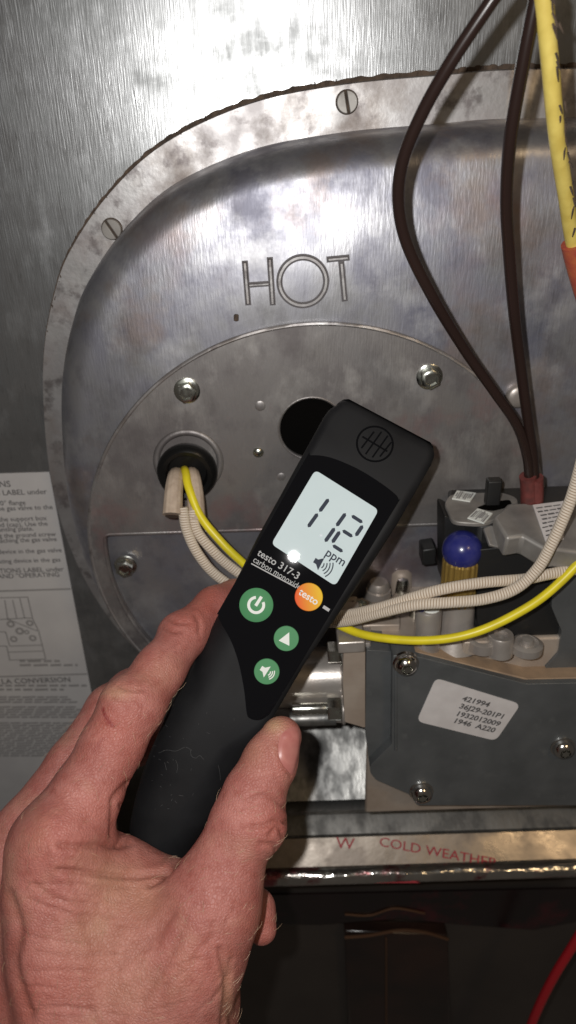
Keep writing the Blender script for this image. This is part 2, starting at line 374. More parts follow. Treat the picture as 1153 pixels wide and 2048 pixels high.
def rings(name, specs, m_, parent, cap_holes=None, smooth=True):
    v, f = [], []; n = len(specs[0][0])
    for P, h in specs: v += [WALL.pt(a, b, h) for a, b in P]
    for j in range(len(specs) - 1):
        f += [(j * n + i, j * n + (i + 1) % n, (j + 1) * n + (i + 1) % n, (j + 1) * n + i) for i in range(n)]
    return obj(name, v, f, m_, parent, smooth)
rings('flange', [(OUT, 0.0006), (OUT, H0 - .0006), (inset(OUT, .0006), H0), (inset(OUT, .0212), H0)], MT['flange'], door)
prof = [(.0208, H0 - .001), (.0212, H0 + .003), (.0218, H0 + .012), (.0226, H0 + .020)]
for a in np.linspace(0, 90, 11)[1:]:
    a = math.radians(a); prof.append((.0226 + .0165 * (1 - math.cos(a)), H0 + .020 + (H1 - H0 - .020) * math.sin(a)))
prof = [(d, h - .004 * max(0, (h - H0) / (H1 - H0))) for d, h in prof]
for t in np.linspace(0, 1, 13)[1:]:
    prof.append((.0391 + .050 * t, H1 - .004 * (1 - t) ** 2))
DI = inset(OUT, prof[-1][0])
shell = rings('shell', [(inset(OUT, d), h) for d, h in prof], MT['cast'], door)
hole_c = WALL.px(624, 858, HD); hole_r = .0172
grom_c = WALL.px(376, 940, HD); grom_r = .0152
prism('dish', WALL, [tuple(p) for p in DI], H1 - .002, H1, MT['cast'], door, holes=[circle(hole_c, hole_r + .002), circle(grom_c, grom_r - .001)])
# disc with recessed lower pocket
DC, DR = (.0160, -.2225), .1276
zc = WALL.px(300, 1067, HD)[1]
ri = DR - .0085; a_l = math.asin((zc - DC[1]) / ri)
pocket = [(DC[0] + ri * math.cos(a), DC[1] + ri * math.sin(a)) for a in np.linspace(math.pi - a_l, 2 * math.pi + a_l, 60)]
pocket = rounded(pocket, [.012] + [.001] * 58 + [.012], 5)
disc = prism('disc', WALL, circle(DC, DR, 128), H1 - .008, HD, MT['disc'], door, holes=[pocket, circle(hole_c, hole_r, 48), circle(grom_c, grom_r - .001, 40)])
# rounded rims: the disc edge, the pocket lip, the hole
def rim(name, loop, h, r, m_, parent, seg=8):
    P = np.array([WALL.pt(a, b, h) for a, b in loop]); n = len(P); v, f = [], []
    T = np.roll(P, -1, 0) - np.roll(P, 1, 0); T /= np.linalg.norm(T, axis=1)[:, None]
    for i in range(n):
        s = np.cross(T[i], WALL.n)
        for j in range(seg):
            a = 2 * math.pi * j / seg; v.append(P[i] + (s * math.cos(a) + WALL.n * math.sin(a)) * r)
    for i in range(n):
        for j in range(seg): f.append((i * seg + j, i * seg + (j + 1) % seg, ((i + 1) % n) * seg + (j + 1) % seg, ((i + 1) % n) * seg + j))
    return obj(name, v, f, m_, parent, True)
rim('disc_rim', circle(DC, DR - .0005, 160), HD - .0010, .0013, MT['flange'], door)
rim('pocket_rim', pocket, HD - .0011, .0014, MT['disc'], door)
rim('hole_rim', circle(hole_c, hole_r, 64), HD - .0007, .0009, MT['disc'], door)
lathe('burner_tube', WALL, hole_c, [(hole_r + .001, H1 - .001), (hole_r + .001, .008), (.0001, .008)], MT['hole'], door, 40)
# grommet with its pressed ring
rim('grommet_ring', circle(grom_c + np.array([.0008, .0046]), .0168, 64), HD - .0010, .0022, MT['disc'], door, 10)
gp = [(grom_r - .001, H1), (grom_r + .0004, HD), (grom_r + .0008, HD + .003), (grom_r, HD + .0055), (grom_r - .002, HD + .0068), (grom_r - .0042, HD + .006), (grom_r - .0050, HD + .0022), (grom_r - .0054, HD + .0012), (.0002, HD + .001)]
lathe('grommet', WALL, grom_c, gp, MT['rubber'], door, 40, True)
# HOT
def stroke(pa, pb, w=.0022):
    pa, pb = np.array(pa), np.array(pb); t = (pb - pa) / np.linalg.norm(pb - pa); s = np.array([-t[1], t[0]]) * w / 2
    pa, pb = pa, pb; return [tuple(pa - s), tuple(pb - s), tuple(pb + s), tuple(pa + s)]
def edge_shade(quad):  # slightly larger quad, a dark painted outline that deepens the stroke's edges
    pa, pb, pc, pd = map(np.array, quad); t = (pb - pa) / np.linalg.norm(pb - pa); sd_ = (pd - pa) / np.linalg.norm(pd - pa); e = .00035
    return [pa - (t + sd_) * e, pb + (t - sd_) * e, pc + (t + sd_) * e, pd + (-t + sd_) * e]
GR = [0]
def ridge(name, quad, parent):
    GR[0] += 1; prism('stroke_edge', WALL, edge_shade(quad), H1 - .0004, H1 + .00012 + .00004 * GR[0], MT['edge_shade'], parent)
    c = np.mean(quad, 0); inner = [tuple(np.array(q) + (np.array(quad[(i + 2) % 4]) - np.array(q)) * 0) for i, q in enumerate(quad)]
    pa, pb, pc, pd = map(np.array, quad); w = np.linalg.norm(pd - pa); t = (pb - pa) / np.linalg.norm(pb - pa); s = (pd - pa) / w
    e = .0006
    top = [pa + (t + s) * e, pb + (-t + s) * e, pc - (t + s) * e, pd + (t - s) * e]
    v = [WALL.pt(*q, H1 - .0002) for q in quad] + [WALL.pt(*q, H1 + .0013) for q in top]
    obj(name, v, [(4, 5, 6, 7)] + [(i, (i + 1) % 4, 4 + (i + 1) % 4, 4 + i) for i in range(4)], MT['flange'], parent)
Wp = lambda x, y: WALL.px(x, y, H1)
letter = empty('letter', WALL.pt(*Wp(518, 600), H1)); adopt(letter, door); letter.location = WALL.pt(*Wp(518, 600), H1)
def letter_empty(x, y):
    l = bpy.data.objects.new('letter', None); l.empty_display_size = .01; COL.objects.link(l); l.location = [float(c) for c in WALL.pt(*Wp(x, y), H1)]; adopt(l, door); return l
bpy.data.objects.remove(letter)
l1 = letter_empty(518, 600)
ridge('stroke', stroke(Wp(490, 523), Wp(497, 609)), l1); ridge('stroke', stroke(Wp(540, 516), Wp(546, 609)), l1); ridge('stroke', stroke(Wp(497, 570), Wp(540, 567), .0018), l1)
oc, orad = Wp(606, 563), .0112
lo_ = rim('letter', circle(oc, orad - .0001, 56), H1, .0011, MT['flange'], door, 6)
prism('stroke_edge', WALL, circle(oc, orad + .00145, 56), H1 - .0004, H1 + .0002, MT['edge_shade'], lo_, holes=[circle(oc, orad - .00155, 56)])
l3 = letter_empty(690, 600)
ridge('stroke', stroke(Wp(655, 519), Wp(698, 515), .0020), l3); ridge('stroke', stroke(Wp(683, 524), Wp(690, 601), .0022), l3)
# fasteners
def hex_bolt(c, base, r, parent, tall=.006, rot=.2, tilt=None):
    w = lathe('washer', WALL, c, [(r * 1.28, base), (r * 1.28, base + .0007), (r * 1.1, base + .0012)], MT['zinc'], parent, 28)
    lathe('bolt', WALL, c, [(r, base + .0012), (r, base + .0008 + tall * .8), (r * .86, base + tall), (r * .62, base + tall), (r * .56, base + tall - .0012)], MT['zinc'], parent, 6, True, rot=rot)
for (x, y), hh, rt in (((373, 786), HD, .2), ((862, 758), HD, .5)): hex_bolt(WALL.px(x, y, HD + .004), hh, .0052, door, rot=rt)
hex_bolt(WALL.px(250, 1136, HD), H1, .0050, door, rot=.3)
lathe('bolt', WALL, WALL.px(1037, 792, H1 + .002), [(.0062, H1), (.0062, H1 + .003), (.0050, H1 + .0042), (.002, H1 + .0045)], MT['casting_bright'], door, 24)
def slot_screw(c, base, r, parent, ang):
    ring = lathe('screw_seat', WALL, c, [(r * 1.10, base), (r * 1.08, base + .0004), (r * 1.0, base + .0005)], MT['dirt'], parent, 28)
    for s in (-1, 1):
        a = np.linspace(.11, math.pi - .11, 14)
        out = [(c[0] + r * math.cos(q + ang + (0 if s > 0 else math.pi)), c[1] + r * math.sin(q + ang + (0 if s > 0 else math.pi))) for q in a]
        prism('screw_head_half', WALL, out, base, base + .0022, MT['steel'], parent, bevel=.0004)
slot_screw(WALL.px(695, 204, H0 + .002), H0, .0050, door, 1.75); slot_screw(WALL.px(223, 459, H0 + .002), H0, .0050, door, 2.1)
def dome(name, x, y, r, m_, k=.6):
    c = WALL.px(x, y, HD); lathe(name, WALL, c, [(r * math.cos(a), HD - .0003 + r * k * math.sin(a)) for a in np.linspace(0, 1.5, 7)], m_, door, 20)
dome('rivet', 517, 905, .0030, MT['zinc']); dome('rivet', 521, 812, .0030, MT['disc'], .25); dome('rivet', 563, 954, .0026, MT['disc'], .25)
prism('cast_mark', WALL, rounded([Wp(468, 628), Wp(478, 628), Wp(478, 642), Wp(468, 642)], .001), H1 - .0005, H1 + .0012, MT['dirt'], door, bevel=.0004)
# sooty gasket squeezed out round the flange, with fuzz
gk = OUT; n = len(gk); Tn = np.roll(gk, -1, 0) - np.roll(gk, 1, 0); Tn /= np.linalg.norm(Tn, axis=1)[:, None]; Nn = np.c_[Tn[:, 1], -Tn[:, 0]]
cc = gk.mean(0); sg = np.sign(((gk - cc) * Nn).sum(1))[:, None]; Nn *= sg
fine = []; ji = 0
for i in range(n):
    for t in (0, .25, .5, .75):
        p = gk[i] * (1 - t) + gk[(i + 1) % n] * t; q = Nn[i]
        up = max(0.0, q[1]) ** 1.5
        ji += 1; fine.append(tuple(p + q * (.0002 + up * (.0016 + .0005 * math.sin(ji * .9) * math.sin(ji * .23) + .0003 * rng.random()))))
prism('gasket', WALL, fine, .0003, H0 - .0012, MT['dirt'], door)
v, f = [], []
for i in range(n):
    if Nn[i][1] < .30: continue
    for _ in range(3):
        if rng.random() < .35: continue
        p = gk[i] + Tn[i] * rng.normal(0, .003); L = .0012 + .0026 * rng.random() ** 2
        a = WALL.pt(*(p + Nn[i] * -.001), .0025 + .001 * rng.random()); d = np.array([rng.normal(0, .3), -.35 * rng.random(), 1]); b = a + d / np.linalg.norm(d) * L
        tv, tf = tube_data(np.array([a, (a + b) / 2 + rng.normal(0, .0002, 3), b]), [.0005, .0004, .00012], 5); k = len(v)
        v += list(tv); f += [tuple(k + q for q in t) for t in tf]
if v: tag(obj('gasket_fuzz', v, f, MT['dirt'], door), kind='stuff')

# ================================================================== instruction label on the wall
il = empty('instruction_label', WALL.pt(-.17, -.40, 0)); tag(il, 'white printed instruction label with line drawing stuck on the wall', 'label')
Lh = .0006; xr = -.1418
zt_, zr1, zr2, zb = WALL.px(80, 944, 0)[1], WALL.px(100, 1178, 0)[1], WALL.px(100, 1349, 0)[1], WALL.px(60, 1660, 0)[1]
prism('sheet', WALL, [(-.33, zb), (xr, zb), (xr, zt_), (-.33, zt_)], .0001, Lh, MT['paper'], il)
def lab(y, s, size, m_=None, x=None, right=None, sx=1.0):
    p = WALL.px(right if right is not None else x, y, Lh)
    text('printed_line', s, WALL, p, size, Lh + .0002, MT[m_ or 'ink'], il, align='RIGHT' if right is not None else 'LEFT', sx=sx, bold=.012)
for y, s, size, r in ((968, 'ONVERSIONS', .0058, 22), (983, 'CONVERSIONS LABEL under', .0050, 94), (1005, 'on 90° flange', .0045, 52), (1014, 'take the gas valve to the', .0045, 106), (1036, 'attached to the support box', .0045, 94),
                    (1047, 'spring and (cap). Use the', .0045, 96), (1057, 'mounting plate.', .0045, 68), (1068, 'turning the ground screw', .0045, 112), (1078, 'or attaching the gas valve', .0045, 114),
                    (1100, 'regulating device in the gas valve', .0045, 124), (1119, 'regulating device in the gas', .0045, 122), (1138, 'INSTRUCTIONS LABEL under', .0048, 128), (1149, 'SETTING" AND "OPERATING', .0048, 120)):
    lab(y, s, size, right=r)
def lbar(x0, x1, y, th, m_, h=Lh + .0002):
    a, b = WALL.px(x0, y, Lh), WALL.px(x1, y, Lh); zz = (a[1] + b[1]) / 2
    prism('rule', WALL, [(a[0], zz - th / 2), (b[0], zz - th / 2), (b[0], zz + th / 2), (a[0], zz + th / 2)], Lh, h, MT[m_], il)
prism('rule', WALL, [(-.33, zr1 - .0006), (xr - .0004, zr1 - .0006), (xr - .0004, zr1 + .0006), (-.33, zr1 + .0006)], Lh, Lh + .0002, MT['ink_grey'], il)
prism('rule', WALL, [(-.33, zr2 - .0006), (xr - .0004, zr2 - .0006), (xr - .0004, zr2 + .0006), (-.33, zr2 + .0006)], Lh, Lh + .0002, MT['ink_grey'], il)
# line drawing of the valve
def lline(pts_, w=.0008):
    P = [WALL.px(x, y, Lh) for x, y in pts_]
    for a, b in zip(P[:-1], P[1:]): prism('drawing_line', WALL, stroke(a, b, w), Lh, Lh + .0002, MT['ink_grey'], il)
lline([(-20, 1196), (56, 1194), (66, 1238), (78, 1262), (92, 1318), (20, 1320), (14, 1292), (-20, 1292)]); lline([(40, 1196), (50, 1236), (64, 1236)]); lline([(10, 1200), (16, 1238), (50, 1236)])
lline([(-20, 1240), (16, 1238), (76, 1262)]); lline([(20, 1292), (84, 1290)]); lline([(18, 1304), (86, 1302)]); lline([(-20, 1262), (12, 1264), (20, 1292)]); lline([(26, 1200), (34, 1236)])
for x, y, r in ((22, 1248), (60, 1246), (40, 1262), (28, 1278), (66, 1276), (52, 1266), (4, 1240)) and [(22, 1248, .0028), (60, 1246, .0026), (40, 1262, .0030), (28, 1278, .0026), (66, 1276, .0026), (54, 1264, .0018)]:
    c = WALL.px(x, y, Lh); prism('drawing_dot', WALL, circle(c, r, 14), Lh, Lh + .0002, MT['ink_grey'], il, holes=[circle(c, r * .45, 10)])
text('printed_line', 'POUR LA CONVERSION', WALL, WALL.px(142, 1359, Lh), .0062, Lh + .0002, MT['ink'], il, align='RIGHT', bold=.012)
for y, r in ((1371, 178), (1379, 128), (1330, 156), (1322, 120)): 
    x = -10 if y > 1340 else 40
    while x < r:
        w = random.uniform(10, 30); lbar(x, min(x + w, r), y, .0018, 'ink_grey'); x += w + 5
for y in list(range(1394, 1405, 5)) + list(range(1414, 1436, 5)) + list(range(1446, 1512, 5)):
    x = -10; r = 150 + random.randint(-30, 25)
    while x < r:
        w = random.uniform(12, 34); lbar(x, x + w, y, .0014, 'ink_grey'); x += w + 3

# ================================================================== gas valve
valve = empty('gas_valve', onH(950, 1612, .09)); tag(valve, 'grey gas control valve with white sticker and black coil', 'gas valve')
HF = .110; ZT = onH(838, 1312, HF)[2] - .0015
V = lambda L_, h: [WALL.px(x, y, h) for x, y in L_]
cover = prism('cover_plate', WALL, rounded(V([(786, 1311), (838, 1314), (1054, 1368), (1160, 1366), (1400, 1372), (1400, 1612), (1160, 1611), (835, 1611), (817, 1588), (752, 1560), (741, 1546), (741, 1531), (784, 1489)], HF), .0012, 3), .096, HF, MT['zamak'], valve, bevel=.0020)
prism('side_plate', WALL, rounded(V([(733, 1299), (783, 1302), (781, 1489), (740, 1532), (731, 1455)], .103), .0008, 3), .060, .1035, MT['zamak'], valve, bevel=.0012)
FT = FLOORF(ZT)
# body casting below the ledge
def zrect(x0, x1, h0, h1, z0, z1, m_, name, bev=.001): return prism(name, WALL, [(x0, z0 - CZ), (x1, z0 - CZ), (x1, z1 - CZ), (x0, z1 - CZ)], h0, h1, m_, valve, bevel=bev)
xL = WALL.px(786, 1311, .10)[0]; 
def fpx(x, y, z=None):
    p = onZ(x, y, ZT if z is None else z); return np.array([p[0], max(p[1], -.102)])
ledge = [np.array([q[0], max(q[1], -.0965)]) for q in (fpx(745, 1240), fpx(800, 1170), fpx(1000, 1170), fpx(1250, 1170), fpx(1250, 1330), fpx(1050, 1345), fpx(838, 1300), fpx(740, 1296))]
zlow_body = onH(860, 1605, .09)[2]
prism('body', FT, ledge, zlow_body - ZT, 0, MT['casting'], valve, bevel=.0015)
# tan gasket ledge following the plate's upper edge
gl = V([(788, 1303), (838, 1304), (1056, 1357), (1160, 1354), (1400, 1360), (1400, 1374), (1160, 1369), (1054, 1371), (838, 1317), (788, 1314)], HF - .004)
prism('gasket', WALL, gl, .093, HF - .0035, MT['tan'], valve, bevel=.0005)
gz = ZT - CZ
wedge = V([(838, 1303), (1056, 1352), (1160, 1350), (1400, 1356), (1400, 1380), (1056, 1378), (838, 1325)], .098)
prism('ledge', WALL, wedge, .070, .0985, MT['casting'], valve, bevel=.002)
def boss(top, base, r, m_, name='boss', cap=None, seg=28, prof=None):
    b = fpx(*base); h = -b[1]; z = onH(top[0], top[1], h)[2]; c = np.array([b[0], b[1]]); H = z - ZT
    p = prof(H) if prof else [(r * 1.06, -.004), (r, .002), (r * .97, H - .0008), (r * .9, H), (r * .55, H), (r * .5, H - .0015), (r * .32, H - .0018), (r * .28, H - .005), (.0001, H - .005)]
    return lathe(name, FT, c, p, m_, valve, seg), c, H
boss((1018, 1268), (1018, 1335), .0068, MT['casting_bright'])
o, c, H = boss((855, 1216), (853, 1286), .0068, MT['casting_bright'], prof=lambda H: [(.0071, -.004), (.0068, .002), (.0067, H - .001), (.0062, H), (.0001, H)])
lathe('paint_dab', FT, c + np.array([.001, 0]), [(.0048, H), (.0046, H + .0006), (.0001, H + .0008)], MT['white'], valve, 16)
lathe('paint_dab', FT, c + np.array([-.0042, -.001]), [(.0024, H), (.0022, H + .0009), (.0001, H + .0011)], MT['blue'], valve, 12)
lathe('screw', FT, fpx(1071, 1327), [(.0082, -.003), (.0082, .001), (.0060, .0022), (.0058, .0012), (.0036, .0012), (.003, .004), (.0001, .0045)], MT['casting_bright'], valve, 24)
# brass tap with blue cap
kb = fpx(910, 1262); kh = -kb[1]; zk = lambda y: onH(912, y, kh)[2] - ZT
k1, k2 = zk(1190), zk(1118)
lathe('tap_base', FT, kb, [(.0150, -.006), (.0120, .000), (.0095, .005), (.0090, k1 - .001), (.0086, k1)], MT['casting_bright'], valve, 32)
bp = []
vv, fc = [], []; NS = 72
for j, (r, h) in enumerate([(.0088, k1 - .003), (.0090, k1), (.0090, k2 - .001), (.0080, k2 + .002)]):
    for i in range(NS):
        q = r * (1 + (.035 if i % 4 < 2 else -.02)); vv.append(FT.pt(kb[0] + q * math.cos(2 * math.pi * i / NS), kb[1] + q * math.sin(2 * math.pi * i / NS), h))
for j in range(3): fc += [(j * NS + i, j * NS + (i + 1) % NS, (j + 1) * NS + (i + 1) % NS, (j + 1) * NS + i) for i in range(NS)]
obj('brass_sleeve', vv, fc, MT['brass'], valve)
rB = .0101
lathe('blue_cap', FT, kb, [(.0070, k2 - .001)] + [(rB * math.cos(a), k2 + .0052 + rB * math.sin(a)) for a in np.linspace(-.62, 1.53, 16)], MT['blue'], valve, 36)
# left bosses and small castings
boss((757, 1166), (757, 1192), .0070, MT['casting_bright'], prof=lambda H: [(.0080, -.004), (.0072, .001), (.0070, H * .5), (.0060, H * .52), (.0066, H * .75), (.0050, H + .001), (.0001, H + .0015)])
boss((802, 1136), (802, 1170), .0060, MT['casting'], prof=lambda H: [(.007, -.004), (.0062, H * .8), (.0040, H), (.0001, H + .0005)])
boss((804, 1158), (805, 1182), .0036, MT['zinc'], prof=lambda H: [(.0045, -.004), (.0036, H * .7), (.0028, H), (.0001, H + .001)])
def block(L_, z0, z1, m_, name='block', bev=.0008): return prism(name, FT, [fpx(*q) for q in L_], z0, z1, m_, valve, bevel=bev)
block([(700, 1262), (720, 1215), (800, 1215), (800, 1262)], -.02, .004, MT['casting'])
block([(818, 1172), (822, 1150), (872, 1150), (874, 1172)], -.004, .010, MT['casting_bright'])
block([(684, 1296), (690, 1258), (742, 1258), (742, 1296)], -.02, .003, MT['casting_bright'])
block([(835, 1296), (838, 1262), (872, 1262), (874, 1296)], -.006, .0035, MT['casting_bright'], 'web')
block([(930, 1300), (905, 1268), (980, 1262), (1000, 1300)], -.006, .003, MT['casting'], 'web')
lathe('plug', FT, fpx(722, 1232), [(.0062, .002), (.0062, .0075), (.0052, .0085), (.0034, .0085), (.003, .006), (.0001, .006)], MT['zinc'], valve, 6, rot=.3)
lathe('plug', FT, fpx(775, 1236), [(.0055, .002), (.0050, .008), (.0040, .009), (.0001, .0092)], MT['casting_bright'], valve, 24)
lathe('pin', FT, fpx(830, 1232), [(.0030, -.002), (.0030, .012), (.0022, .013), (.0001, .0132)], MT['zinc'], valve, 16)
lathe('port', FT, fpx(965, 1288), [(.0078, -.002), (.0074, .003), (.0060, .0036), (.0046, .0036), (.0042, .001), (.0001, .001)], MT['casting_bright'], valve, 28)
# black coil housing
z_of = lambda x, y, h: onH(x, y, h)[2]
hb = .088
zb1 = z_of(930, 1052, hb)
coil = [(WALL.px(893, 1075, .070)[0], -.070), (WALL.px(893, 1075, .050)[0], -.046), (WALL.px(1180, 1040, .05)[0], -.046), (WALL.px(1130, 1075, hb)[0], -hb), (WALL.px(958, 1075, hb)[0], -hb)]
prism('coil_housing', FT, coil, -.002, zb1 - ZT, MT['black'], valve, bevel=.0015)
# octagonal front of the coil
oct_ = V([(955, 1100), (1100, 1085), (1100, 1200), (1124, 1262), (1117, 1308), (1053, 1297), (955, 1250)], hb + .006)
prism('coil_front', WALL, rounded(oct_, .002, 3), hb - .004, hb + .006, MT['black'], valve, bevel=.0015)
prism('coil_side', WALL, rounded(V([(889, 1030), (950, 1062), (952, 1192), (940, 1200), (889, 1180)], .080), .002, 3), .060, .080, MT['black'], valve, bevel=.0012)
prism('small_block', WALL, V([(845, 1100), (873, 1096), (873, 1130), (845, 1133)], .064), .052, .064, MT['black'], valve, bevel=.001)
# plated top plate
TP = FLOORF(zb1 + .0005)
tp = lambda L_: [TP.px(x, y) for x, y in L_]
prism('top_plate', TP, rounded(tp([(888, 1012), (900, 993), (1000, 988), (1036, 1000), (1036, 1020), (1000, 1040), (965, 1052), (905, 1048)]), .004, 4), -.001, .0015, MT['steel'], valve, bevel=.0006)
prism('plate_slot', TP, rounded(tp([(952, 1022), (985, 1010), (1020, 1006), (1024, 1018), (985, 1028)]), .002, 4), .0016, .0020, MT['hole'], valve)
for L_ in ([(904, 1004), (914, 988), (952, 993), (940, 1010)], [(935, 1043), (955, 1024), (985, 1034), (968, 1054)]):
    q = tp(L_); prism('white_tag', TP, q, .0016, .0022, MT['white'], valve)
    for t in np.linspace(.12, .88, 8): 
        a_ = np.array(q[0]) * (1 - t) + np.array(q[3]) * t; b_ = np.array(q[1]) * (1 - t) + np.array(q[2]) * t
        prism('tag_line', TP, stroke(a_ + (b_ - a_) * random.uniform(.04, .3), b_ - (b_ - a_) * random.uniform(.04, .3), random.choice((.0003, .0006, .0008))), .0022, .0024, MT['ink_grey'], valve)
pk = TP.px(983, 1012); hk = -pk[1]; zkk = onH(983, 958, hk)[2]
prism('stop_pin', TP, rounded([pk + np.array(d) for d in ((-.0036, -.003), (.0036, -.003), (.0036, .003), (-.0036, .003))], .001, 3), 0.001, zkk - TP.o[2], MT['black'], valve, bevel=.0008)
# chamfered bracket strips and grey head with its tag
def quad_sheet(name, pts3, m_, th=.002, bev=.0005):
    p = [np.array(q) for q in pts3]; nrm = np.cross(p[1] - p[0], p[2] - p[0]); nrm /= np.linalg.norm(nrm)
    if nrm @ (CAM - p[0]) < 0: nrm = -nrm
    k = len(p); v = p + [q - nrm * th for q in p]
    return obj(name, v, [tuple(range(k)), tuple(range(k, 2 * k))[::-1]] + [(i, (i + 1) % k, k + (i + 1) % k, k + i) for i in range(k)], m_, valve, False, bev)
quad_sheet('bracket_strip', [onH(968, 1056, .089), onH(992, 1046, .086), onH(1007, 1097, .097), onH(980, 1090, .097)], MT['steel'])
hd = [(988, 1034), (1016, 1006), (1160, 1000), (1200, 1000), (1200, 1110), (1115, 1098), (1095, 1100), (1046, 1071), (1014, 1076)]
fa = frame_on(onH(988, 1034, .088), onH(1115, 1034, .088), onH(988, 1000, .074))
prism('coil_head', fa, [fa.px(x, y) for x, y in hd], -.012, 0, MT['steel'], valve, bevel=.0015)
tq = [fa.px(x, y, .0004) for x, y in ((1066, 1010), (1128, 1002), (1128, 1078), (1094, 1090))]
prism('printed_tag', fa, tq, 0, .0005, MT['sticker'], valve)
q = [np.array(t) for t in tq]
for t in np.linspace(.10, .9, 9):
    a_, b_ = q[0] * (1 - t) + q[3] * t, q[1] * (1 - t) + q[2] * t; x = .06 + random.uniform(0, .12)
    while x < .9:
        w = random.uniform(.08, .26); prism('tag_line', fa, stroke(a_ + (b_ - a_) * x, a_ + (b_ - a_) * min(.95, x + w), random.uniform(.0006, .0011)), .0005, .0007, MT['ink'], valve); x += w + .05
prism('side_block', WALL, rounded(V([(1106, 1150), (1250, 1130), (1250, 1338), (1090, 1336), (1118, 1305), (1124, 1262), (1104, 1215)], .098), .001, 3), .05, .098, MT['zamak'], valve, bevel=.001)
prism('clip', WALL, rounded(V([(1098, 1108), (1160, 1080), (1200, 1080), (1200, 1104), (1160, 1110), (1110, 1130)], .100), .001, 3), .09, .100, MT['steel'], valve, bevel=.001)
# cover screws
def torx(x, y, base, r, m_=MT['chrome']):
    c = WALL.px(x, y, base + .004)
    sc = lathe('screw', WALL, c, [(r * 1.12, base - .001), (r * 1.12, base + .0008), (r, base + .0012), (r * .97, base + .0028), (r * .8, base + .0046), (r * .5, base + .0056), (r * .46, base + .0040), (.0001, base + .0038)], m_, valve, 28)
    star = []
    for i in range(12):
        a = math.pi * i / 6; q = r * (.44 if i % 2 else .28); star.append((c[0] + q * math.cos(a), c[1] + q * math.sin(a)))
    prism('screw_socket', WALL, star, base + .0036, base + .0060, MT['hole'] if False else MT['zinc'], valve)
torx(814, 1336, HF, .0060); torx(845, 1593, HF, .0062); torx(1130, 1504, HF, .0060)
for x0, y0, x1, y1 in ((792, 1500, 792, 1330),):                     # cast rib down the left edge of the cover
    a_, b_ = WALL.px(x0, y0, HF), WALL.px(x1, y1, HF); prism('rib', WALL, stroke(a_, b_, .0016), HF - .001, HF + .0009, MT['zamak'], valve, bevel=.0005)
# sticker
st = prism('sticker', WALL, rounded(V([(872, 1357), (1042, 1409), (992, 1482), (834, 1443)], HF + .0005), .004, 5), HF - .0001, HF + .0004, MT['sticker'], valve)
sA, sB = WALL.px(925, 1400, HF), WALL.px(1012, 1422, HF); rot = math.atan2(*(sB - sA)[::-1])
for (x, y), s in (((925, 1395), '421994'), ((919, 1410), '36J29-201P1'), ((912, 1425), '1932012009'), ((907, 1439), '1946  A220')):
    text('printed_line', s, WALL, WALL.px(x, y, HF), .0047, HF + .0007, MT['ink'], st, rot=rot, bold=.03, shear=.05, sx=1.1)

# ================================================================== manifold beside the valve
mani = empty('gas_manifold', onH(690, 1440, .08)); tag(mani, 'short steel gas pipe and bolted flange left of the valve', 'gas pipe')
prism('flange_block', WALL, rounded(V([(688, 1292), (731, 1290), (731, 1456), (690, 1444), (686, 1360)], .104), .001, 3), .060, .104, MT['casting'], mani, bevel=.002)
prism('flange_lip', WALL, rounded(V([(676, 1286), (731, 1283), (731, 1305), (677, 1308)], .106), .001, 3), .070, .106, MT['casting_bright'], mani, bevel=.002)
SIDE = Frame((0, 0, 0), (0, 1, 0), (0, 0, 1))                    # n = +X
def xcyl(name, px0, px1, py, h, r, m_, seg=28, rot=0.0, parent=mani):
    a, b = onH(px0, py, h), onH(px1, py, h)
    return lathe(name, SIDE, (a[1], a[2]), [(r * .96, min(a[0], b[0])), (r, min(a[0], b[0]) + .0006), (r, max(a[0], b[0]) - .0006), (r * .96, max(a[0], b[0]))], m_, parent, seg, True, rot=rot)
xcyl('pipe', 470, 690, 1358, .070, .0170, MT['casting_bright'])
xcyl('stud', 585, 655, 1418, .092, .0034, MT['zinc'], 20)
xcyl('nut', 655, 683, 1419, .092, .0068, MT['zinc'], 6, .2); xcyl('washer', 683, 690, 1419, .092, .0082, MT['casting_bright'])
xcyl('bolt', 656, 680, 1305, .092, .0062, MT['zinc'], 6, .3); xcyl('washer', 680, 686, 1305, .092, .0072, MT['zinc'])
xcyl('sleeve', 580, 672, 1438, .086, .0042, MT['tray'], 20)
prism('bracket', WALL, V([(650, 1398), (690, 1396), (690, 1448), (650, 1444)], .084), .055, .084, MT['casting_bright'], mani, bevel=.001)

# ================================================================== wires
def wpath(L_, n=10): return spline([onH(x, y, h) for x, y, h in L_], n)
w = empty('brown_wire', onH(1063, 990, .075)); tag(w, 'brown wire bowed out to the left, ending in the red terminal', 'wire', 'brown wires')
P = wpath([(1230, -420, .13), (1040, -80, .128), (985, 0, .126), (900, 128, .120), (842, 232, .113), (806, 322, .107), (797, 405, .102), (815, 490, .098), (866, 595, .094), (930, 700, .085), (990, 785, .082), (1035, 852, .080), (1055, 915, .078), (1059, 965, .076)])
tube('insulation', P, .0024, MT['brown'], w, 14); tube('terminal_sleeve', wpath([(1056, 952, .077), (1058, 975, .0755), (1058, 1004, .074)], 4), .0042, MT['red_end'], w, 12)
def end_knob(x, y, h, m_, parent, r=.0012): 
    c = onH(x, y, h); fr = Frame(c, (1, 0, 0), (0, 0, 1)); lathe('nick', fr, (0, 0), [(r * math.cos(a), r * math.sin(a)) for a in np.linspace(0, 1.5, 5)], m_, parent, 8)
w = empty('brown_wire', onH(1069, 990, .075)); tag(w, 'straighter brown wire running beside the thick yellow wire', 'wire', 'brown wires')
P = wpath([(1130, -420, .125), (1085, -80, .120), (1072, 0, .118), (1050, 110, .114), (1022, 270, .106), (1013, 395, .098), (1018, 500, .092), (1028, 620, .087), (1042, 735, .081), (1056, 840, .079), (1066, 910, .077), (1070, 968, .075)])
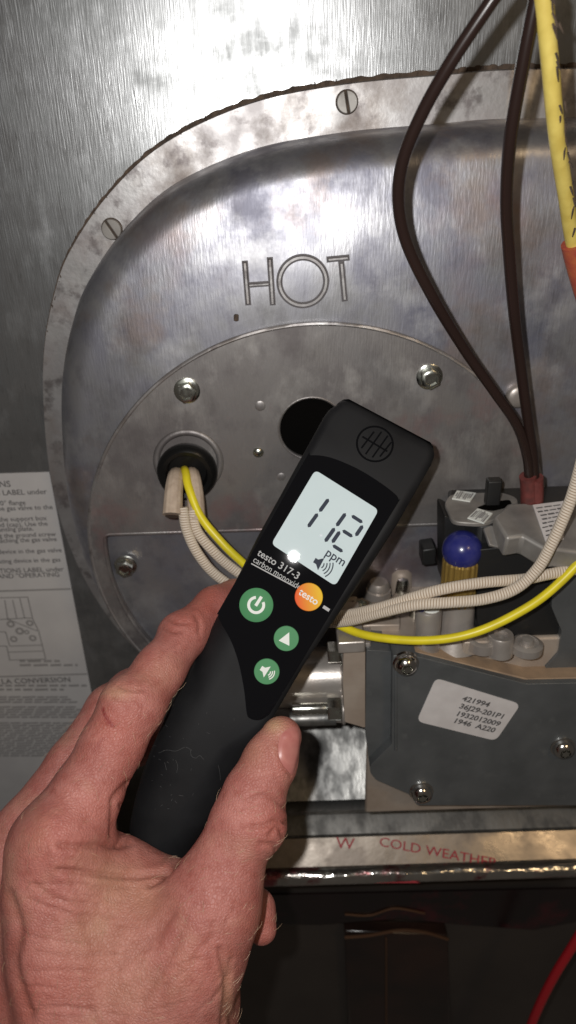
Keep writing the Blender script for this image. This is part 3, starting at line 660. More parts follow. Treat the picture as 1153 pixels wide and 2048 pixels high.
tube('insulation', P, .0025, MT['brown'], w, 14); tube('terminal_sleeve', wpath([(1071, 955, .0765), (1072, 980, .0750), (1071, 1006, .0735)], 4), .0040, MT['red_end'], w, 12)
w = empty('yellow_wire', onH(1150, 540, .08)); tag(w, 'thick pale yellow wire with frayed dark marks and orange sleeve', 'wire')
P = wpath([(1060, -420, .13), (1080, -80, .122), (1088, 0, .120), (1100, 120, .114), (1114, 270, .104), (1132, 390, .090), (1150, 500, .078), (1190, 640, .07)])
tube('insulation', P, .0031, MT['yellow_old'], w, 14)
tube('terminal_sleeve', wpath([(1147, 486, .0790), (1160, 540, .075), (1190, 640, .07)], 5), .0052, MT['orange_end'], w, 14)
v, f = [], []
for t in np.linspace(.12, .78, 46):
    if rng.random() < .25: continue
    p = P[int(t * (len(P) - 1))]; a = p + np.array([.0018 + rng.normal(0, .0004), -.0026, rng.normal(0, .002)]); b = a + np.array([.0010 + rng.normal(0, .0008), .0004, -.0022 - .003 * rng.random()])
    tv, tf = tube_data(np.array([a, (a + b) / 2, b]), [.0004, .0004, .00015], 5); k = len(v); v += list(tv); f += [tuple(k + q for q in tt) for tt in tf]
tag(obj('frayed_marks', v, f, MT['dirt'], w), kind='stuff')
w = empty('yellow_wire', onH(372, 935, .055)); tag(w, 'thin bright yellow wire from the grommet passing behind the meter', 'wire')
P = wpath([(369, 938, .047), (372, 945, .056), (378, 975, .064), (400, 1030, .072), (435, 1075, .078), (480, 1120, .082), (570, 1195, .086), (672, 1247, .096), (740, 1272, .108), (850, 1281, .118), (950, 1265, .122), (1050, 1218, .120), (1120, 1165, .116), (1200, 1080, .11)])
tube('insulation', P, .0022, MT['yellow'], w, 12)
def braid_mat():
    M = mat('braided_glass_sleeve', (.56, .47, .36), .7); nt = M.node_tree; N, L = nt.nodes, nt.links; b = N['Principled BSDF']
    a = N.new('ShaderNodeAttribute'); a.attribute_name = 'along'; s = N.new('ShaderNodeSeparateXYZ'); L.new(a.outputs['Vector'], s.inputs[0])
    def math_(op, x, y=None):
        n_ = N.new('ShaderNodeMath'); n_.operation = op
        for i, q_ in enumerate((x, y)):
            if q_ is None: continue
            if isinstance(q_, (int, float)): n_.inputs[i].default_value = q_
            else: L.new(q_, n_.inputs[i])
        return n_.outputs[0]
    ang = math_('ARCTAN2', s.outputs[1], s.outputs[0]); z = math_('MULTIPLY', s.outputs[2], 2 * math.pi / .0013)
    w1 = math_('SINE', math_('ADD', z, math_('MULTIPLY', ang, 2.0))); w2 = math_('SINE', math_('SUBTRACT', z, math_('MULTIPLY', ang, 1.0)))
    m_ = math_('ADD', math_('MULTIPLY', w1, .35), math_('MULTIPLY', w2, .15)); m_ = math_('ADD', m_, .5)
    mx = N.new('ShaderNodeMix'); mx.data_type = 'RGBA'; mx.inputs[6].default_value = (.34, .25, .17, 1); mx.inputs[7].default_value = (.66, .58, .48, 1)
    r = N.new('ShaderNodeMapRange'); r.inputs[1].default_value = .12; r.inputs[2].default_value = .5; L.new(m_, r.inputs[0]); L.new(r.outputs[0], mx.inputs[0]); L.new(mx.outputs[2], b.inputs['Base Color'])
    bp_ = N.new('ShaderNodeBump'); bp_.inputs['Distance'].default_value = .0004; bp_.inputs['Strength'].default_value = .4; L.new(m_, bp_.inputs['Height']); L.new(bp_.outputs[0], b.inputs['Normal'])
    return M
MT['braid'] = braid_mat()
w = empty('braided_wire', onH(350, 1035, .07)); tag(w, 'beige braided wire that stays straight as it passes the blue cap', 'wire', 'braided igniter wires')
P = wpath([(366, 1015, .072), (374, 1060, .076), (398, 1110, .080), (440, 1156, .082), (530, 1210, .085), (620, 1236, .092), (690, 1230, .102), (760, 1215, .110), (870, 1182, .116), (960, 1166, .116), (1050, 1158, .114), (1100, 1148, .113), (1200, 1130, .110)], 14)
tube('braid', P, .0027, MT['braid'], w, 14, uv=True)
sv = wpath([(354, 948, .046), (352, 955, .056), (348, 982, .065), (345, 1030, .074)], 6)
tube('sleeve', sv, np.linspace(.0040, .0050, len(sv)), MT['sleeve'], w, 48, ribs=(12, .022))
tube('sleeve_bore', [sv[-1] + (sv[-1] - sv[-2]) * .2, sv[-1] + (sv[-1] - sv[-2]) * .35], .0036, mat('sleeve_bore_dark', (.10, .065, .045), .8), w, 16)
w = empty('braided_wire', onH(390, 1040, .07)); tag(w, 'beige braided wire that bends upward sharply past the blue cap', 'wire', 'braided igniter wires')
P = wpath([(386, 1020, .070), (394, 1060, .074), (425, 1100, .078), (470, 1140, .080), (560, 1200, .085), (640, 1240, .093), (690, 1243, .103), (760, 1226, .112), (830, 1210, .118), (900, 1205, .121), (970, 1198, .122), (1030, 1178, .121), (1075, 1138, .119), (1105, 1085, .117), (1130, 1030, .115), (1150, 975, .113), (1175, 880, .11)], 14)
tube('braid', P, .0027, MT['braid'], w, 14, uv=True)
sv = wpath([(382, 946, .046), (386, 955, .055), (391, 990, .063), (394, 1042, .071)], 6)
tube('sleeve', sv, np.linspace(.0038, .0046, len(sv)), MT['sleeve'], w, 48, ribs=(12, .022))
w = tag(tube('red_wire', wpath([(1200, 1800, .10), (1150, 1885, .10), (1110, 1950, .10), (1075, 2020, .10), (1040, 2110, .10)]), .0032, MT['red_wire']), 'red wire hanging in front of the dark lower panel', 'wire')

# ================================================================== carbon monoxide meter
Gp = at(588, 1112, .345); n_m = (CAM + FLASH) / 2 - Gp; n_m /= np.linalg.norm(n_m)
def on_m(x, y): r = ray(x, y); return CAM + r * (((Gp - CAM) @ n_m) / (r @ n_m))
A = on_m(775, 848); B = on_m(320, 1680)
vax = A - B; vax /= np.linalg.norm(vax)
uax = np.cross(vax, n_m); uax /= np.linalg.norm(uax); MF = Frame(B, uax, vax)
mp = lambda x, y, h=0.0: MF.px(x, y, h)
meter = empty('gas_meter', MF.pt(0, 0, -.01)); tag(meter, 'black handheld carbon monoxide meter reading 112 ppm, held in the hand', 'gas meter')
Lp = np.array([mp(*q) for q in ((672, 805), (655, 815), (620, 880), (560, 990), (500, 1098), (432, 1228), (378, 1332), (322, 1440), (282, 1530), (256, 1610), (240, 1680), (235, 1740))])
Rp = np.array([mp(*q) for q in ((878, 895), (872, 918), (795, 1050), (714, 1176), (610, 1328), (552, 1428), (510, 1500), (462, 1580), (420, 1650), (385, 1710), (350, 1770))])
vtop = mp(782, 836)[1]; vbot = mp(290, 1755)[1]
so = np.argsort(Lp[:, 1]); Lp = Lp[so]; so = np.argsort(Rp[:, 1]); Rp = Rp[so]
vp_end = mp(515, 1440)[1]
def section(v_):
    uL, uR = np.interp(v_, Lp[:, 1], Lp[:, 0]), np.interp(v_, Rp[:, 1], Rp[:, 0])
    t = (v_ - vbot) / (vtop - vbot); h = 0.0; thick = np.interp(t, [0, .15, .45, .6, .9, 1], [.022, .030, .034, .030, .026, .020])
    if t > .80: h = -.0055 * ((t - .80) / .20) ** 1.6
    s = np.clip((vp_end - v_) / .02, 0, 1)
    rl = np.interp(t, [0, .45, .60, .68, 1], [.016, .015, .011, .0045, .0045]); rr_ = .0042 + .010 * s
    if t < .25: h -= .006 * ((.25 - t) / .25) ** 2
    shrink = 0
    for e, R_ in ((vtop, .005), (vbot, .014)):
        d = abs(v_ - e)
        if d < R_: q = R_ - math.sqrt(max(R_ * R_ - (R_ - d) ** 2, 0)); shrink = max(shrink, q)
    uL += shrink * .8; uR -= shrink * .8; h -= shrink * .45; b_ = -thick + shrink * .8
    out = []
    def arc(cx_, cy_, ra, rb, a0, a1, k=7):
        for a in np.linspace(a0, a1, k): out.append((cx_ + ra * math.cos(a), cy_ + rb * math.sin(a)))
    hp = math.pi / 2; fb = min(.010, (uR - uL) * .3)
    arc(uR - rr_, h - rr_, rr_, rr_, 0, hp); arc(uL + rl, h - min(rl, .013), rl, min(rl, .013), hp, 2 * hp)
    arc(uL + fb, b_ + fb, fb, fb, 2 * hp, 3 * hp); arc(uR - fb, b_ + fb, fb, fb, 3 * hp, 4 * hp)
    return [(a, v_, c_) for a, c_ in out]
vs_ = np.unique(np.r_[np.linspace(vbot, vbot + .014, 9), np.linspace(vbot + .014, vtop - .005, 60), np.linspace(vtop - .005, vtop, 7)])
secs = [section(q) for q in vs_]; ns = len(secs[0]); vv = [MF.pt(*p) for s in secs for p in s]; fc = []
for j in range(len(secs) - 1): fc += [(j * ns + i, j * ns + (i + 1) % ns, (j + 1) * ns + (i + 1) % ns, (j + 1) * ns + i) for i in range(ns)]
fc += [tuple(range(ns)), tuple(range((len(secs) - 1) * ns, len(secs) * ns))]
vv_body, fc_body = vv, fc
body = obj('body', vv, fc, MT['handle'], meter, True)
# matte sensor cap over the head
capo = [mp(*q) for q in ((626, 905), (664, 912), (715, 934), (760, 961), (797, 990), (806, 1000), (866, 915), (868, 902), (858, 893), (695, 812), (684, 810), (675, 818))]
# glossy front
gp_ = [mp(*q) for q in ((622, 911), (660, 915), (712, 936), (757, 963), (790, 988), (797, 1000), (792, 1012), (700, 1164), (620, 1295), (548, 1414), (534, 1432), (518, 1440), (500, 1436), (494, 1424), (489, 1380), (478, 1325), (462, 1280), (441, 1243), (437, 1228), (442, 1215), (520, 1080), (610, 920))]
front = prism('front_panel', MF, closed_spline(gp_, 4), -.004, .0007, MT['gloss'], meter, bevel=.0005)
# head emblem: ring and slots
ec = mp(751, 886, -.001); 
def he(v_): 
    t = (v_ - vbot) / (vtop - vbot); return -.0055 * (max(0, t - .80) / .20) ** 1.6
er = .0082
def ring3(name, c, r, rr2, m_, parent, n_=56):
    v, f = [], []
    for i in range(n_):
        a = 2 * math.pi * i / n_
        for j in range(6):
            b = 2 * math.pi * j / 6; R_ = r + rr2 * math.cos(b); p = (c[0] + R_ * math.cos(a), c[1] + R_ * math.sin(a)); v.append(MF.pt(*p, he(p[1]) + rr2 * math.sin(b)))
    for i in range(n_):
        for j in range(6): f.append((i * 6 + j, i * 6 + (j + 1) % 6, ((i + 1) % n_) * 6 + (j + 1) % 6, ((i + 1) % n_) * 6 + j))
    return obj(name, v, f, m_, parent, True)
em = ring3('emblem_ring', ec, er, .00045, MT['gloss'], meter)
for dx, l0 in ((-.0040, .0048), (-.0010, .0064), (.0024, .0062), (.0052, .0042)):
    a, b = ec + np.array([dx - .0004, -l0]), ec + np.array([dx + .0010, l0])
    tube('sensor_slot', [MF.pt(*(a * (1 - t) + b * t), he((a * (1 - t) + b * t)[1]) + .0001) for t in np.linspace(0, 1, 5)], .00042, MT['gloss'], meter, 6)
a, b = ec + np.array([-.0066, .0002]), ec + np.array([.0066, -.0004])
tube('sensor_slot', [MF.pt(*(a * (1 - t) + b * t), he((a * (1 - t) + b * t)[1]) + .0001) for t in np.linspace(0, 1, 5)], .0004, MT['gloss'], meter, 6)
# screen
HS = .0007
TL, TR, BR, BL = (mp(*q, HS) for q in ((631, 940), (758, 1020), (671, 1172), (543, 1088)))
scr = prism('screen', MF, rounded([BL, BR, TR, TL], .0024, 6), HS - .0003, HS + .0002, MT['lcd'], meter)
def S(a, b): return (TL * (1 - a) + TR * a) * (1 - b) + (BL * (1 - a) + BR * a) * b
HG = HS + .00035
def seg(pts_, m_='segment'): prism('digit_segment', MF, [S(a / 148, b / 171) for a, b in pts_], HS + .0002, HG, MT[m_], scr)
def bar(a0, b0, a1, b1, w_, m_='segment'):
    t = np.array([a1 - a0, b1 - b0], float); L_ = np.linalg.norm(t); t /= L_; s = np.array([-t[1], t[0]]) * w_ / 2; p, q = np.array([a0, b0], float), np.array([a1, b1], float); e = min(w_ * .5, L_ * .3)
    seg([tuple(p), tuple(p + t * e + s), tuple(q - t * e + s), tuple(q), tuple(q - t * e - s), tuple(p + t * e - s)], m_)
for x0, y0 in ((46, 34), (89, 40)):
    bar(x0 + 6, y0, x0 + 3, y0 + 32, 7.5); bar(x0 + 2, y0 + 36, x0 - 1, y0 + 70, 7.5)
bar(107, 38, 133, 38, 7); bar(136, 42, 134, 68, 7.5); bar(106, 72, 130, 72, 7); bar(103, 76, 101, 104, 7.5); bar(104, 107, 128, 107, 7)
seg([(73, 101), (78, 101), (77.5, 106), (72.5, 106)], 'segment_faint')
text('digit_text', 'ppm', MF, S(100 / 148, 124 / 171), .0056, HG, MT['segment'], scr, rot=math.atan2(*((TR - TL)[::-1])), bold=.012, sx=1.0)
spx, spy = 92, 151
seg([(spx - 4, spy - 5), (spx + 2, spy - 5), (spx + 11, spy - 14), (spx + 12, spy + 13), (spx + 3, spy + 5), (spx - 4, spy + 5)])
for i, r in enumerate((10, 16, 22, 28)):
    al = .62
    out = [(spx + 8 + r * math.cos(a), spy + r * math.sin(a)) for a in np.linspace(-al, al, 9)] + [(spx + 8 + (r - 2.2) * math.cos(a), spy + (r - 2.2) * math.sin(a)) for a in np.linspace(al, -al, 9)]
    seg(out)
# print and buttons
urot = math.atan2(*((TR - TL)[::-1]))
text('printed_text', 'testo 317-3', MF, mp(517, 1104, .0008), .0046, .00085, MT['greyprint'], front, rot=urot + .02, bold=.008)
text('printed_text', 'carbon monoxide', MF, mp(508, 1118, .0008), .0040, .00085, MT['greyprint'], front, rot=urot + .02, sx=.86)
a, b = mp(503, 1127, .0008), mp(589, 1173, .0008); prism('printed_rule', MF, stroke(a, b, .0005), .0007, .00085, MT['greyprint'], front)
def button(x, y, r, name='button', m_='green'):
    c = mp(x, y, .001); return lathe(name, MF, c, [(r, .0005), (r, .0010), (r * .965, .00125), (.0001, .00135)], MT[m_], meter, 40), c
U = np.array([math.cos(urot), math.sin(urot)]); W_ = np.array([-U[1], U[0]])
def icon(name, pts_, c, s, parent): prism(name, MF, [tuple(c + (U * a + W_ * b_) * s) for a, b_ in pts_], .0011, .00155, MT['white'], parent)
bt, c = button(513, 1210, .0076)
a = np.linspace(math.radians(125), math.radians(415), 26)
icon('icon', [(math.cos(q), math.sin(q)) for q in a] + [(.68 * math.cos(q), .68 * math.sin(q)) for q in a[::-1]], c, .0040, bt); icon('icon', [(-.17, -.1), (.17, -.1), (.17, 1.1), (-.17, 1.1)], c, .0040, bt)
bt, c = button(573, 1277, .0056); g = math.radians(-23)
tri = [(-.85, -.72), (.85, -.72), (0, 1.0)]; icon('icon', [(x * math.cos(-g * 0 + .12) - y * math.sin(.12), x * math.sin(.12) + y * math.cos(.12)) for x, y in tri], c, .0031, bt)
bt, c = button(534, 1343, .0057)
icon('icon', [(-1.0, -.35), (-.5, -.35), (.1, -.95), (.1, .95), (-.5, .35), (-1.0, .35)], c, .0030, bt)
for r in (.55, .85, 1.15):
    q = np.linspace(-.75, .75, 9); icon('icon', [(.1 + r * math.cos(t), r * math.sin(t)) for t in q] + [(.1 + (r - .16) * math.cos(t), (r - .16) * math.sin(t)) for t in q[::-1]], c, .0030, bt)
lg, c = button(618, 1194, .0063, 'logo_disc', 'white')
def logo_mat(c):
    M = mat('logo_orange_yellow', (.8, .4, .02), .5, spec=.12); nt = M.node_tree; N, L = nt.nodes, nt.links; tc = N.new('ShaderNodeTexCoord'); p0 = MF.pt(*c, 0)
    d = MF.u * U[0] + MF.v * U[1]; e = MF.u * W_[0] + MF.v * W_[1]; dirv = d * .75 + e * .65
    vm = N.new('ShaderNodeVectorMath'); vm.operation = 'DOT_PRODUCT'; vm.inputs[1].default_value = tuple(dirv); L.new(tc.outputs['Object'], vm.inputs[0])
    r = N.new('ShaderNodeMapRange'); k = float(dirv @ p0); r.inputs[1].default_value = k - .0055; r.inputs[2].default_value = k + .0055; L.new(vm.outputs['Value'], r.inputs[0])
    mx = N.new('ShaderNodeMix'); mx.data_type = 'RGBA'; mx.inputs[6].default_value = (.72, .10, .02, 1); mx.inputs[7].default_value = (.74, .46, .02, 1); L.new(r.outputs[0], mx.inputs[0]); L.new(mx.outputs[2], N['Principled BSDF'].inputs['Base Color']); return M
lg.data.materials.clear(); lg.data.materials.append(logo_mat(c))
text('logo_text', 'testo', MF, c, .0046, .0016, MT['white'], lg, rot=urot, align='CENTER', bold=.012)
a = mp(653, 1217, .001); prism('indicator', MF, [a + U * x + W_ * y for x, y in ((-.0016, -.0007), (.0016, -.0007), (.0016, .0007), (-.0016, .0007))], .0005, .0010, MT['greyprint'], front)
# lint lying on the rubber handle
from mathutils.bvhtree import BVHTree
bt_ = BVHTree.FromPolygons([tuple(p) for p in vv_body], fc_body)
v, f = [], []
def on_body(x, y):
    hit = bt_.ray_cast(Vector(CAM), Vector(ray(x, y)).normalized()); return None if hit[0] is None else np.array(hit[0]) + np.array(hit[1]) * .0001 * (1 if np.array(hit[1]) @ n_m > 0 else -1)
lint = [[(372, 1494), (381, 1499), (383, 1511), (392, 1516), (400, 1511), (408, 1519)], [(318, 1506), (335, 1500), (352, 1502), (370, 1494)], [(437, 1530), (440, 1545), (441, 1560)], [(352, 1520), (356, 1532), (354, 1545)], [(308, 1512), (322, 1520)], [(330, 1525), (334, 1540)]]
for _ in range(34):
    x, y = rng.uniform(300, 470), rng.uniform(1380, 1640); lint.append([(x, y), (x + rng.normal(0, 3), y + rng.normal(0, 3))])
for L_ in lint:
    q = [on_body(*p) for p in L_]
    if any(p is None for p in q): continue
    pth = spline(q, 4) if len(q) > 2 else np.array([q[0], (q[0] + q[1]) / 2, q[1]]); k = len(v)
    tv, tf = tube_data(pth, .00007, 4); v += list(tv); f += [tuple(k + i for i in t) for t in tf]
tag(obj('lint', v, f, mat('grey_lint', (.07, .07, .07), .8), meter), kind='stuff')

# ================================================================== the hand (one continuous surface grown from a distance field)
HK = 1.11
def J(x, y, d, r): return (at(x, y, d * HK), r * .001 * HK)
def chain(*js): return [(js[i], js[i + 1]) for i in range(len(js) - 1)]
th = [J(563, 1474, .286, 7.6), J(541, 1522, .284, 9.6), J(508, 1590, .281, 10.8), J(488, 1648, .279, 12.0), J(462, 1712, .277, 12.0), J(428, 1800, .275, 14.5)]
ix = [J(470, 1190, .345, 7.4), J(430, 1215, .335, 8.6), J(372, 1268, .319, 9.0), J(320, 1340, .305, 9.7), J(272, 1408, .296, 11.2), J(225, 1490, .290, 11.6), J(172, 1590, .283, 12.6), J(112, 1692, .277, 15.0)]
md = [J(420, 1330, .372, 8.0), J(330, 1330, .370, 8.6), J(262, 1385, .343, 9.6), J(222, 1420, .328, 10.2), J(150, 1530, .312, 10.8), J(60, 1660, .300, 12.5), J(-10, 1740, .298, 15.0)]
rg = [J(450, 1480, .372, 8.0), J(360, 1470, .378, 8.6), J(240, 1500, .365, 10.2), J(150, 1590, .345, 10.6), J(40, 1720, .325, 12), J(-40, 1800, .318, 15)]
pk = [J(524, 1858, .299, 5.8), J(512, 1818, .302, 7.0), J(470, 1780, .318, 7.6), J(330, 1760, .352, 8.6), J(170, 1740, .352, 9.4), J(60, 1800, .342, 11), J(-20, 1880, .335, 14)]
fing = [(th, 5), (ix, 5), (md, 5), (rg, 5), (pk, 5)]
palm = []
palm += chain(J(112, 1692, .277, 15), J(118, 1790, .276, 16), J(140, 1920, .273, 17.5), J(170, 2080, .270, 19), J(190, 2260, .272, 21))      # index metacarpal
palm += chain(J(-10, 1740, .298, 15), J(30, 1900, .292, 17), J(110, 2080, .285, 19), J(160, 2260, .285, 21))
palm += chain(J(-40, 1800, .318, 15), J(0, 1950, .308, 17), J(100, 2150, .298, 20))
palm += chain(J(-20, 1880, .335, 14), J(40, 2000, .322, 16), J(130, 2180, .305, 20))
palm += chain(J(428, 1800, .275, 14.5), J(394, 1868, .274, 16), J(358, 1950, .273, 17), J(330, 2060, .274, 18), J(310, 2260, .278, 19))            # thumb metacarpal
palm += chain(J(210, 1806, .287, 15), J(250, 1880, .281, 17), J(260, 1980, .277, 19), J(250, 2120, .275, 22))                # first interosseous
palm += chain(J(335, 1812, .286, 10), J(330, 1865, .281, 14), J(310, 1930, .279, 17))                                         # web to thumb
palm += chain(J(250, 1756, .291, 9.0), J(300, 1790, .290, 8.5), J(345, 1800, .287, 8.5))                                           # web fold
palm += chain(J(150, 1740, .281, 15), J(215, 1760, .287, 13))                                                            # index base side
palm += chain(J(385, 1890, .298, 14), J(320, 2000, .298, 19), J(250, 2150, .295, 24))                                         # thenar
palm += chain(J(404, 1930, .286, 8), J(406, 2010, .286, 8.5), J(408, 2240, .290, 9))                                        # tendon at the wrist edge
palm += chain(J(245, 2200, .286, 27), J(240, 2520, .300, 31))                                                          # forearm
def seg_sd(P_, s):
    (a, ra), (b, rb) = s; ba = b - a; L2 = float(ba @ ba); pa = P_ - a.astype(np.float32)
    t = np.clip(pa @ (ba / L2).astype(np.float32), 0, 1); q = pa - t[:, None] * ba.astype(np.float32)
    return np.sqrt((q * q).sum(1)) - (ra + (rb - ra) * t)
def smin(a, b, k):
    h = np.maximum(k - np.abs(a - b), 0) / k; return np.minimum(a, b) - h * h * k * .25
bumps = [(at(112, 1676, .2665 * HK), 9.0), (at(240, 1408, .290 * HK), 6.5), (at(512, 1664, .2735 * HK), 5.5), (at(536, 1654, .277 * HK), 5.0), (at(345, 1262, .319 * HK), 3.0)]   # knuckle pads
def hand_sd(P_):
    P_ = P_.astype(np.float32); d = None
    for s in palm:
        q = seg_sd(P_, s); d = q if d is None else smin(d, q, .014)
    outs = []
    for ch, k in fing:
        e = None
        for s in chain(*ch):
            q = seg_sd(P_, s); e = q if e is None else smin(e, q, .004)
        outs.append(e)
    for (c, r), i in zip(bumps, (1, 1, 0, 0, 1)):
        outs[i] = smin(outs[i], np.sqrt(((P_ - c.astype(np.float32)) ** 2).sum(1)) - r * .001, .010)
    res = smin(outs[0], d, .012)
    res = smin(res, smin(outs[1], d, .010), .0012)
    for e in outs[2:]: res = smin(res, smin(e, d, .008), .0012)
    return res
STEP = .0010
allp = np.array([p for s in palm for (p, r) in s] + [p for ch, k in fing for (p, r) in ch])
lo = allp.min(0) - .026; hi = allp.max(0) + .026
BL_ = 8; nb = np.ceil((hi - lo) / (STEP * BL_)).astype(int); nx, ny, nz = nb * BL_ + 1
gc = np.stack(np.meshgrid(*[np.arange(n_) for n_ in nb], indexing='ij'), -1).reshape(-1, 3)
cd_ = hand_sd(lo + (gc + .5) * BL_ * STEP)
vals = np.ones((nx, ny, nz), np.float32)
neg = cd_ < 0
loc = np.stack(np.meshgrid(*[np.arange(BL_ + 1)] * 3, indexing='ij'), -1).reshape(-1, 3)
for g in gc[neg & (np.abs(cd_) >= BL_ * STEP * 1.3)]:
    vals[g[0] * BL_:g[0] * BL_ + BL_ + 1, g[1] * BL_:g[1] * BL_ + BL_ + 1, g[2] * BL_:g[2] * BL_ + BL_ + 1] = -1
act = gc[np.abs(cd_) < BL_ * STEP * 1.3]
for i in range(0, len(act), 400):
    idx = (act[i:i + 400, None, :] * BL_ + loc[None]).reshape(-1, 3)
    vals[idx[:, 0], idx[:, 1], idx[:, 2]] = hand_sd(lo + idx * STEP)
ins = vals < 0
cnt = sum(ins[a:nx - 1 + a, b:ny - 1 + b, c:nz - 1 + c].astype(np.int8) for a in (0, 1) for b in (0, 1) for c in (0, 1))
cells = np.argwhere((cnt > 0) & (cnt < 8)); acc = np.zeros((len(cells), 3)); num = np.zeros(len(cells))
corners = [(a, b, c) for a in (0, 1) for b in (0, 1) for c in (0, 1)]
for a in corners:
    for ax in range(3):
        if a[ax]: continue
        b = list(a); b[ax] = 1; va = vals[cells[:, 0] + a[0], cells[:, 1] + a[1], cells[:, 2] + a[2]]; vb = vals[cells[:, 0] + b[0], cells[:, 1] + b[1], cells[:, 2] + b[2]]
        mk = (va < 0) != (vb < 0); t = np.where(mk, va / np.where(mk, va - vb, 1), 0); p = np.array(a) + np.zeros((len(cells), 3)); p[:, ax] += t
        acc[mk] += p[mk]; num[mk] += 1
HV = lo + (cells + acc / num[:, None]) * STEP
ind = -np.ones((nx - 1, ny - 1, nz - 1), np.int64); ind[tuple(cells.T)] = np.arange(len(cells)); HFc = []
for ax in range(3):
    o1, o2 = (ax + 1) % 3, (ax + 2) % 3
    sl0 = [slice(None)] * 3; sl1 = [slice(None)] * 3; sl0[ax] = slice(0, -1); sl1[ax] = slice(1, None)
    e = np.argwhere(ins[tuple(sl0)] != ins[tuple(sl1)]); e = e[(e[:, o1] > 0) & (e[:, o2] > 0) & (e[:, o1] < ind.shape[o1]) & (e[:, o2] < ind.shape[o2])]
    d1 = np.zeros(3, int); d1[o1] = 1; d2 = np.zeros(3, int); d2[o2] = 1
    q = np.stack([ind[tuple((e - d1 - d2).T)], ind[tuple((e - d2).T)], ind[tuple(e.T)], ind[tuple((e - d1).T)]], 1)
    flip = ~ins[tuple(e.T)]; q[flip] = q[flip][:, ::-1]; HFc.append(q)
HFc = np.concatenate(HFc); HFc = HFc[(HFc >= 0).all(1)]
def sd_grad(P_):
    e = .0006; g = np.stack([hand_sd(P_ + np.eye(3)[i] * e) - hand_sd(P_ - np.eye(3)[i] * e) for i in range(3)], 1); return g / (np.linalg.norm(g, axis=1)[:, None] + 1e-9)
me = bpy.data.meshes.new('hand'); me.from_pydata(HV.tolist(), [], HFc.tolist()); me.update()
HN = np.zeros(len(HV) * 3, np.float32); me.vertex_normals.foreach_get('vector', HN); HN = HN.reshape(-1, 3).astype(float)
if ((HN * sd_grad(HV[::2000])[0]).sum() if False else float((HN[::500] * sd_grad(HV[::500])).sum())) < 0: HN = -HN; me.flip_normals()
def project(P_):
    q = P_ - CAM; d = q @ FWD; return np.c_[576.5 + F_PX * (q @ RIGHT) / d, 1024 + F_PX * (q @ DOWN) / d], d
PX, DP = project(HV); vd = CAM - HV; vd /= np.linalg.norm(vd, axis=1)[:, None]; facing = (HN * vd).sum(1)
zb_ = {}; key = np.floor(PX / 6).astype(int); kk = key[:, 0] * 10000 + key[:, 1]; order = np.argsort(DP); uq, fi = np.unique(kk[order], return_index=True); nearest = dict(zip(uq, DP[order][fi]))
near = np.array([nearest[k_] for k_ in kk]); VIS = (facing > .05) & (DP < near + .010)
def poly_dist(pts_):
    S_ = spline(pts_, 4)[:, :2]; full = np.full(len(PX), 1e9)
    ok = np.nonzero(VIS & (PX[:, 0] > S_[:, 0].min() - 60) & (PX[:, 0] < S_[:, 0].max() + 60) & (PX[:, 1] > S_[:, 1].min() - 60) & (PX[:, 1] < S_[:, 1].max() + 60))[0]
    Q = PX[ok]; best = np.full(len(Q), 1e9)
    for a, b in zip(S_[:-1], S_[1:]):
        ab = b - a; t = np.clip(((Q - a) @ ab) / (ab @ ab), 0, 1); best = np.minimum(best, np.hypot(*(Q - a - t[:, None] * ab).T))
    full[ok] = best; return full
disp = np.zeros(len(HV)); dark = np.zeros(len(HV))
creases = [  # photo outline of each skin fold: points, depth mm, half width px
    ([(120, 1690), (150, 1694), (200, 1690), (235, 1692), (258, 1686)], .9, 7), ([(118, 1740), (170, 1745), (230, 1752), (290, 1752), (335, 1742)], 1.0, 6), ([(300, 1770), (330, 1750), (352, 1725)], 1.0, 6),
    ([(225, 1610), (224, 1640), (222, 1672)], .6, 5), ([(258, 1566), (238, 1584), (226, 1600)], .9, 6), ([(240, 1610), (256, 1622), (252, 1640)], .6, 5), ([(238, 1690), (246, 1660), (256, 1640)], .5, 5),
    ([(500, 1600), (530, 1590), (560, 1606), (572, 1616)], .55, 5), ([(505, 1655), (540, 1648), (552, 1640), (572, 1645)], .7, 5), ([(540, 1670), (556, 1652), (566, 1672)], .6, 4), ([(520, 1688), (548, 1690), (556, 1706)], .5, 5),
    ([(225, 1395), (250, 1400), (280, 1396)], .4, 4), ([(240, 1372), (262, 1380), (290, 1380)], .4, 4), ([(326, 1252), (345, 1262), (366, 1262)], .45, 4), ([(338, 1238), (356, 1246), (376, 1246)], .4, 4), ([(392, 1230), (400, 1250), (398, 1265)], .5, 4),
    ([(395, 1158), (412, 1162), (440, 1158)], .5, 5), ([(70, 1770), (120, 1800), (200, 1812)], .35, 5), ([(60, 1800), (150, 1830), (230, 1834)], .35, 5), ([(340, 1830), (300, 1880), (240, 1930)], .5, 12), ([(560, 1478), (558, 1500), (562, 1520), (582, 1552)], .4, 4),
    ([(440, 1900), (452, 1960), (446, 2048)], .7, 6), ([(462, 1920), (455, 1990), (462, 2048)], .5, 5), ([(20, 1790), (40, 1860), (30, 1930), (60, 2030)], .8, 10), ([(280, 2010), (330, 1930), (360, 1880)], .4, 8)]
for i in range(26):                                   # fine transverse wrinkles on the back of the hand
    y0 = rng.uniform(1760, 2030); x0 = rng.uniform(30, 210); L_ = rng.uniform(50, 170); s_ = rng.normal(.06, .10)
    creases.append(([(x0, y0), (x0 + L_ * .5, y0 + L_ * .5 * s_ + rng.normal(0, 4)), (x0 + L_, y0 + L_ * s_)], rng.uniform(.12, .3), rng.uniform(2.5, 5)))
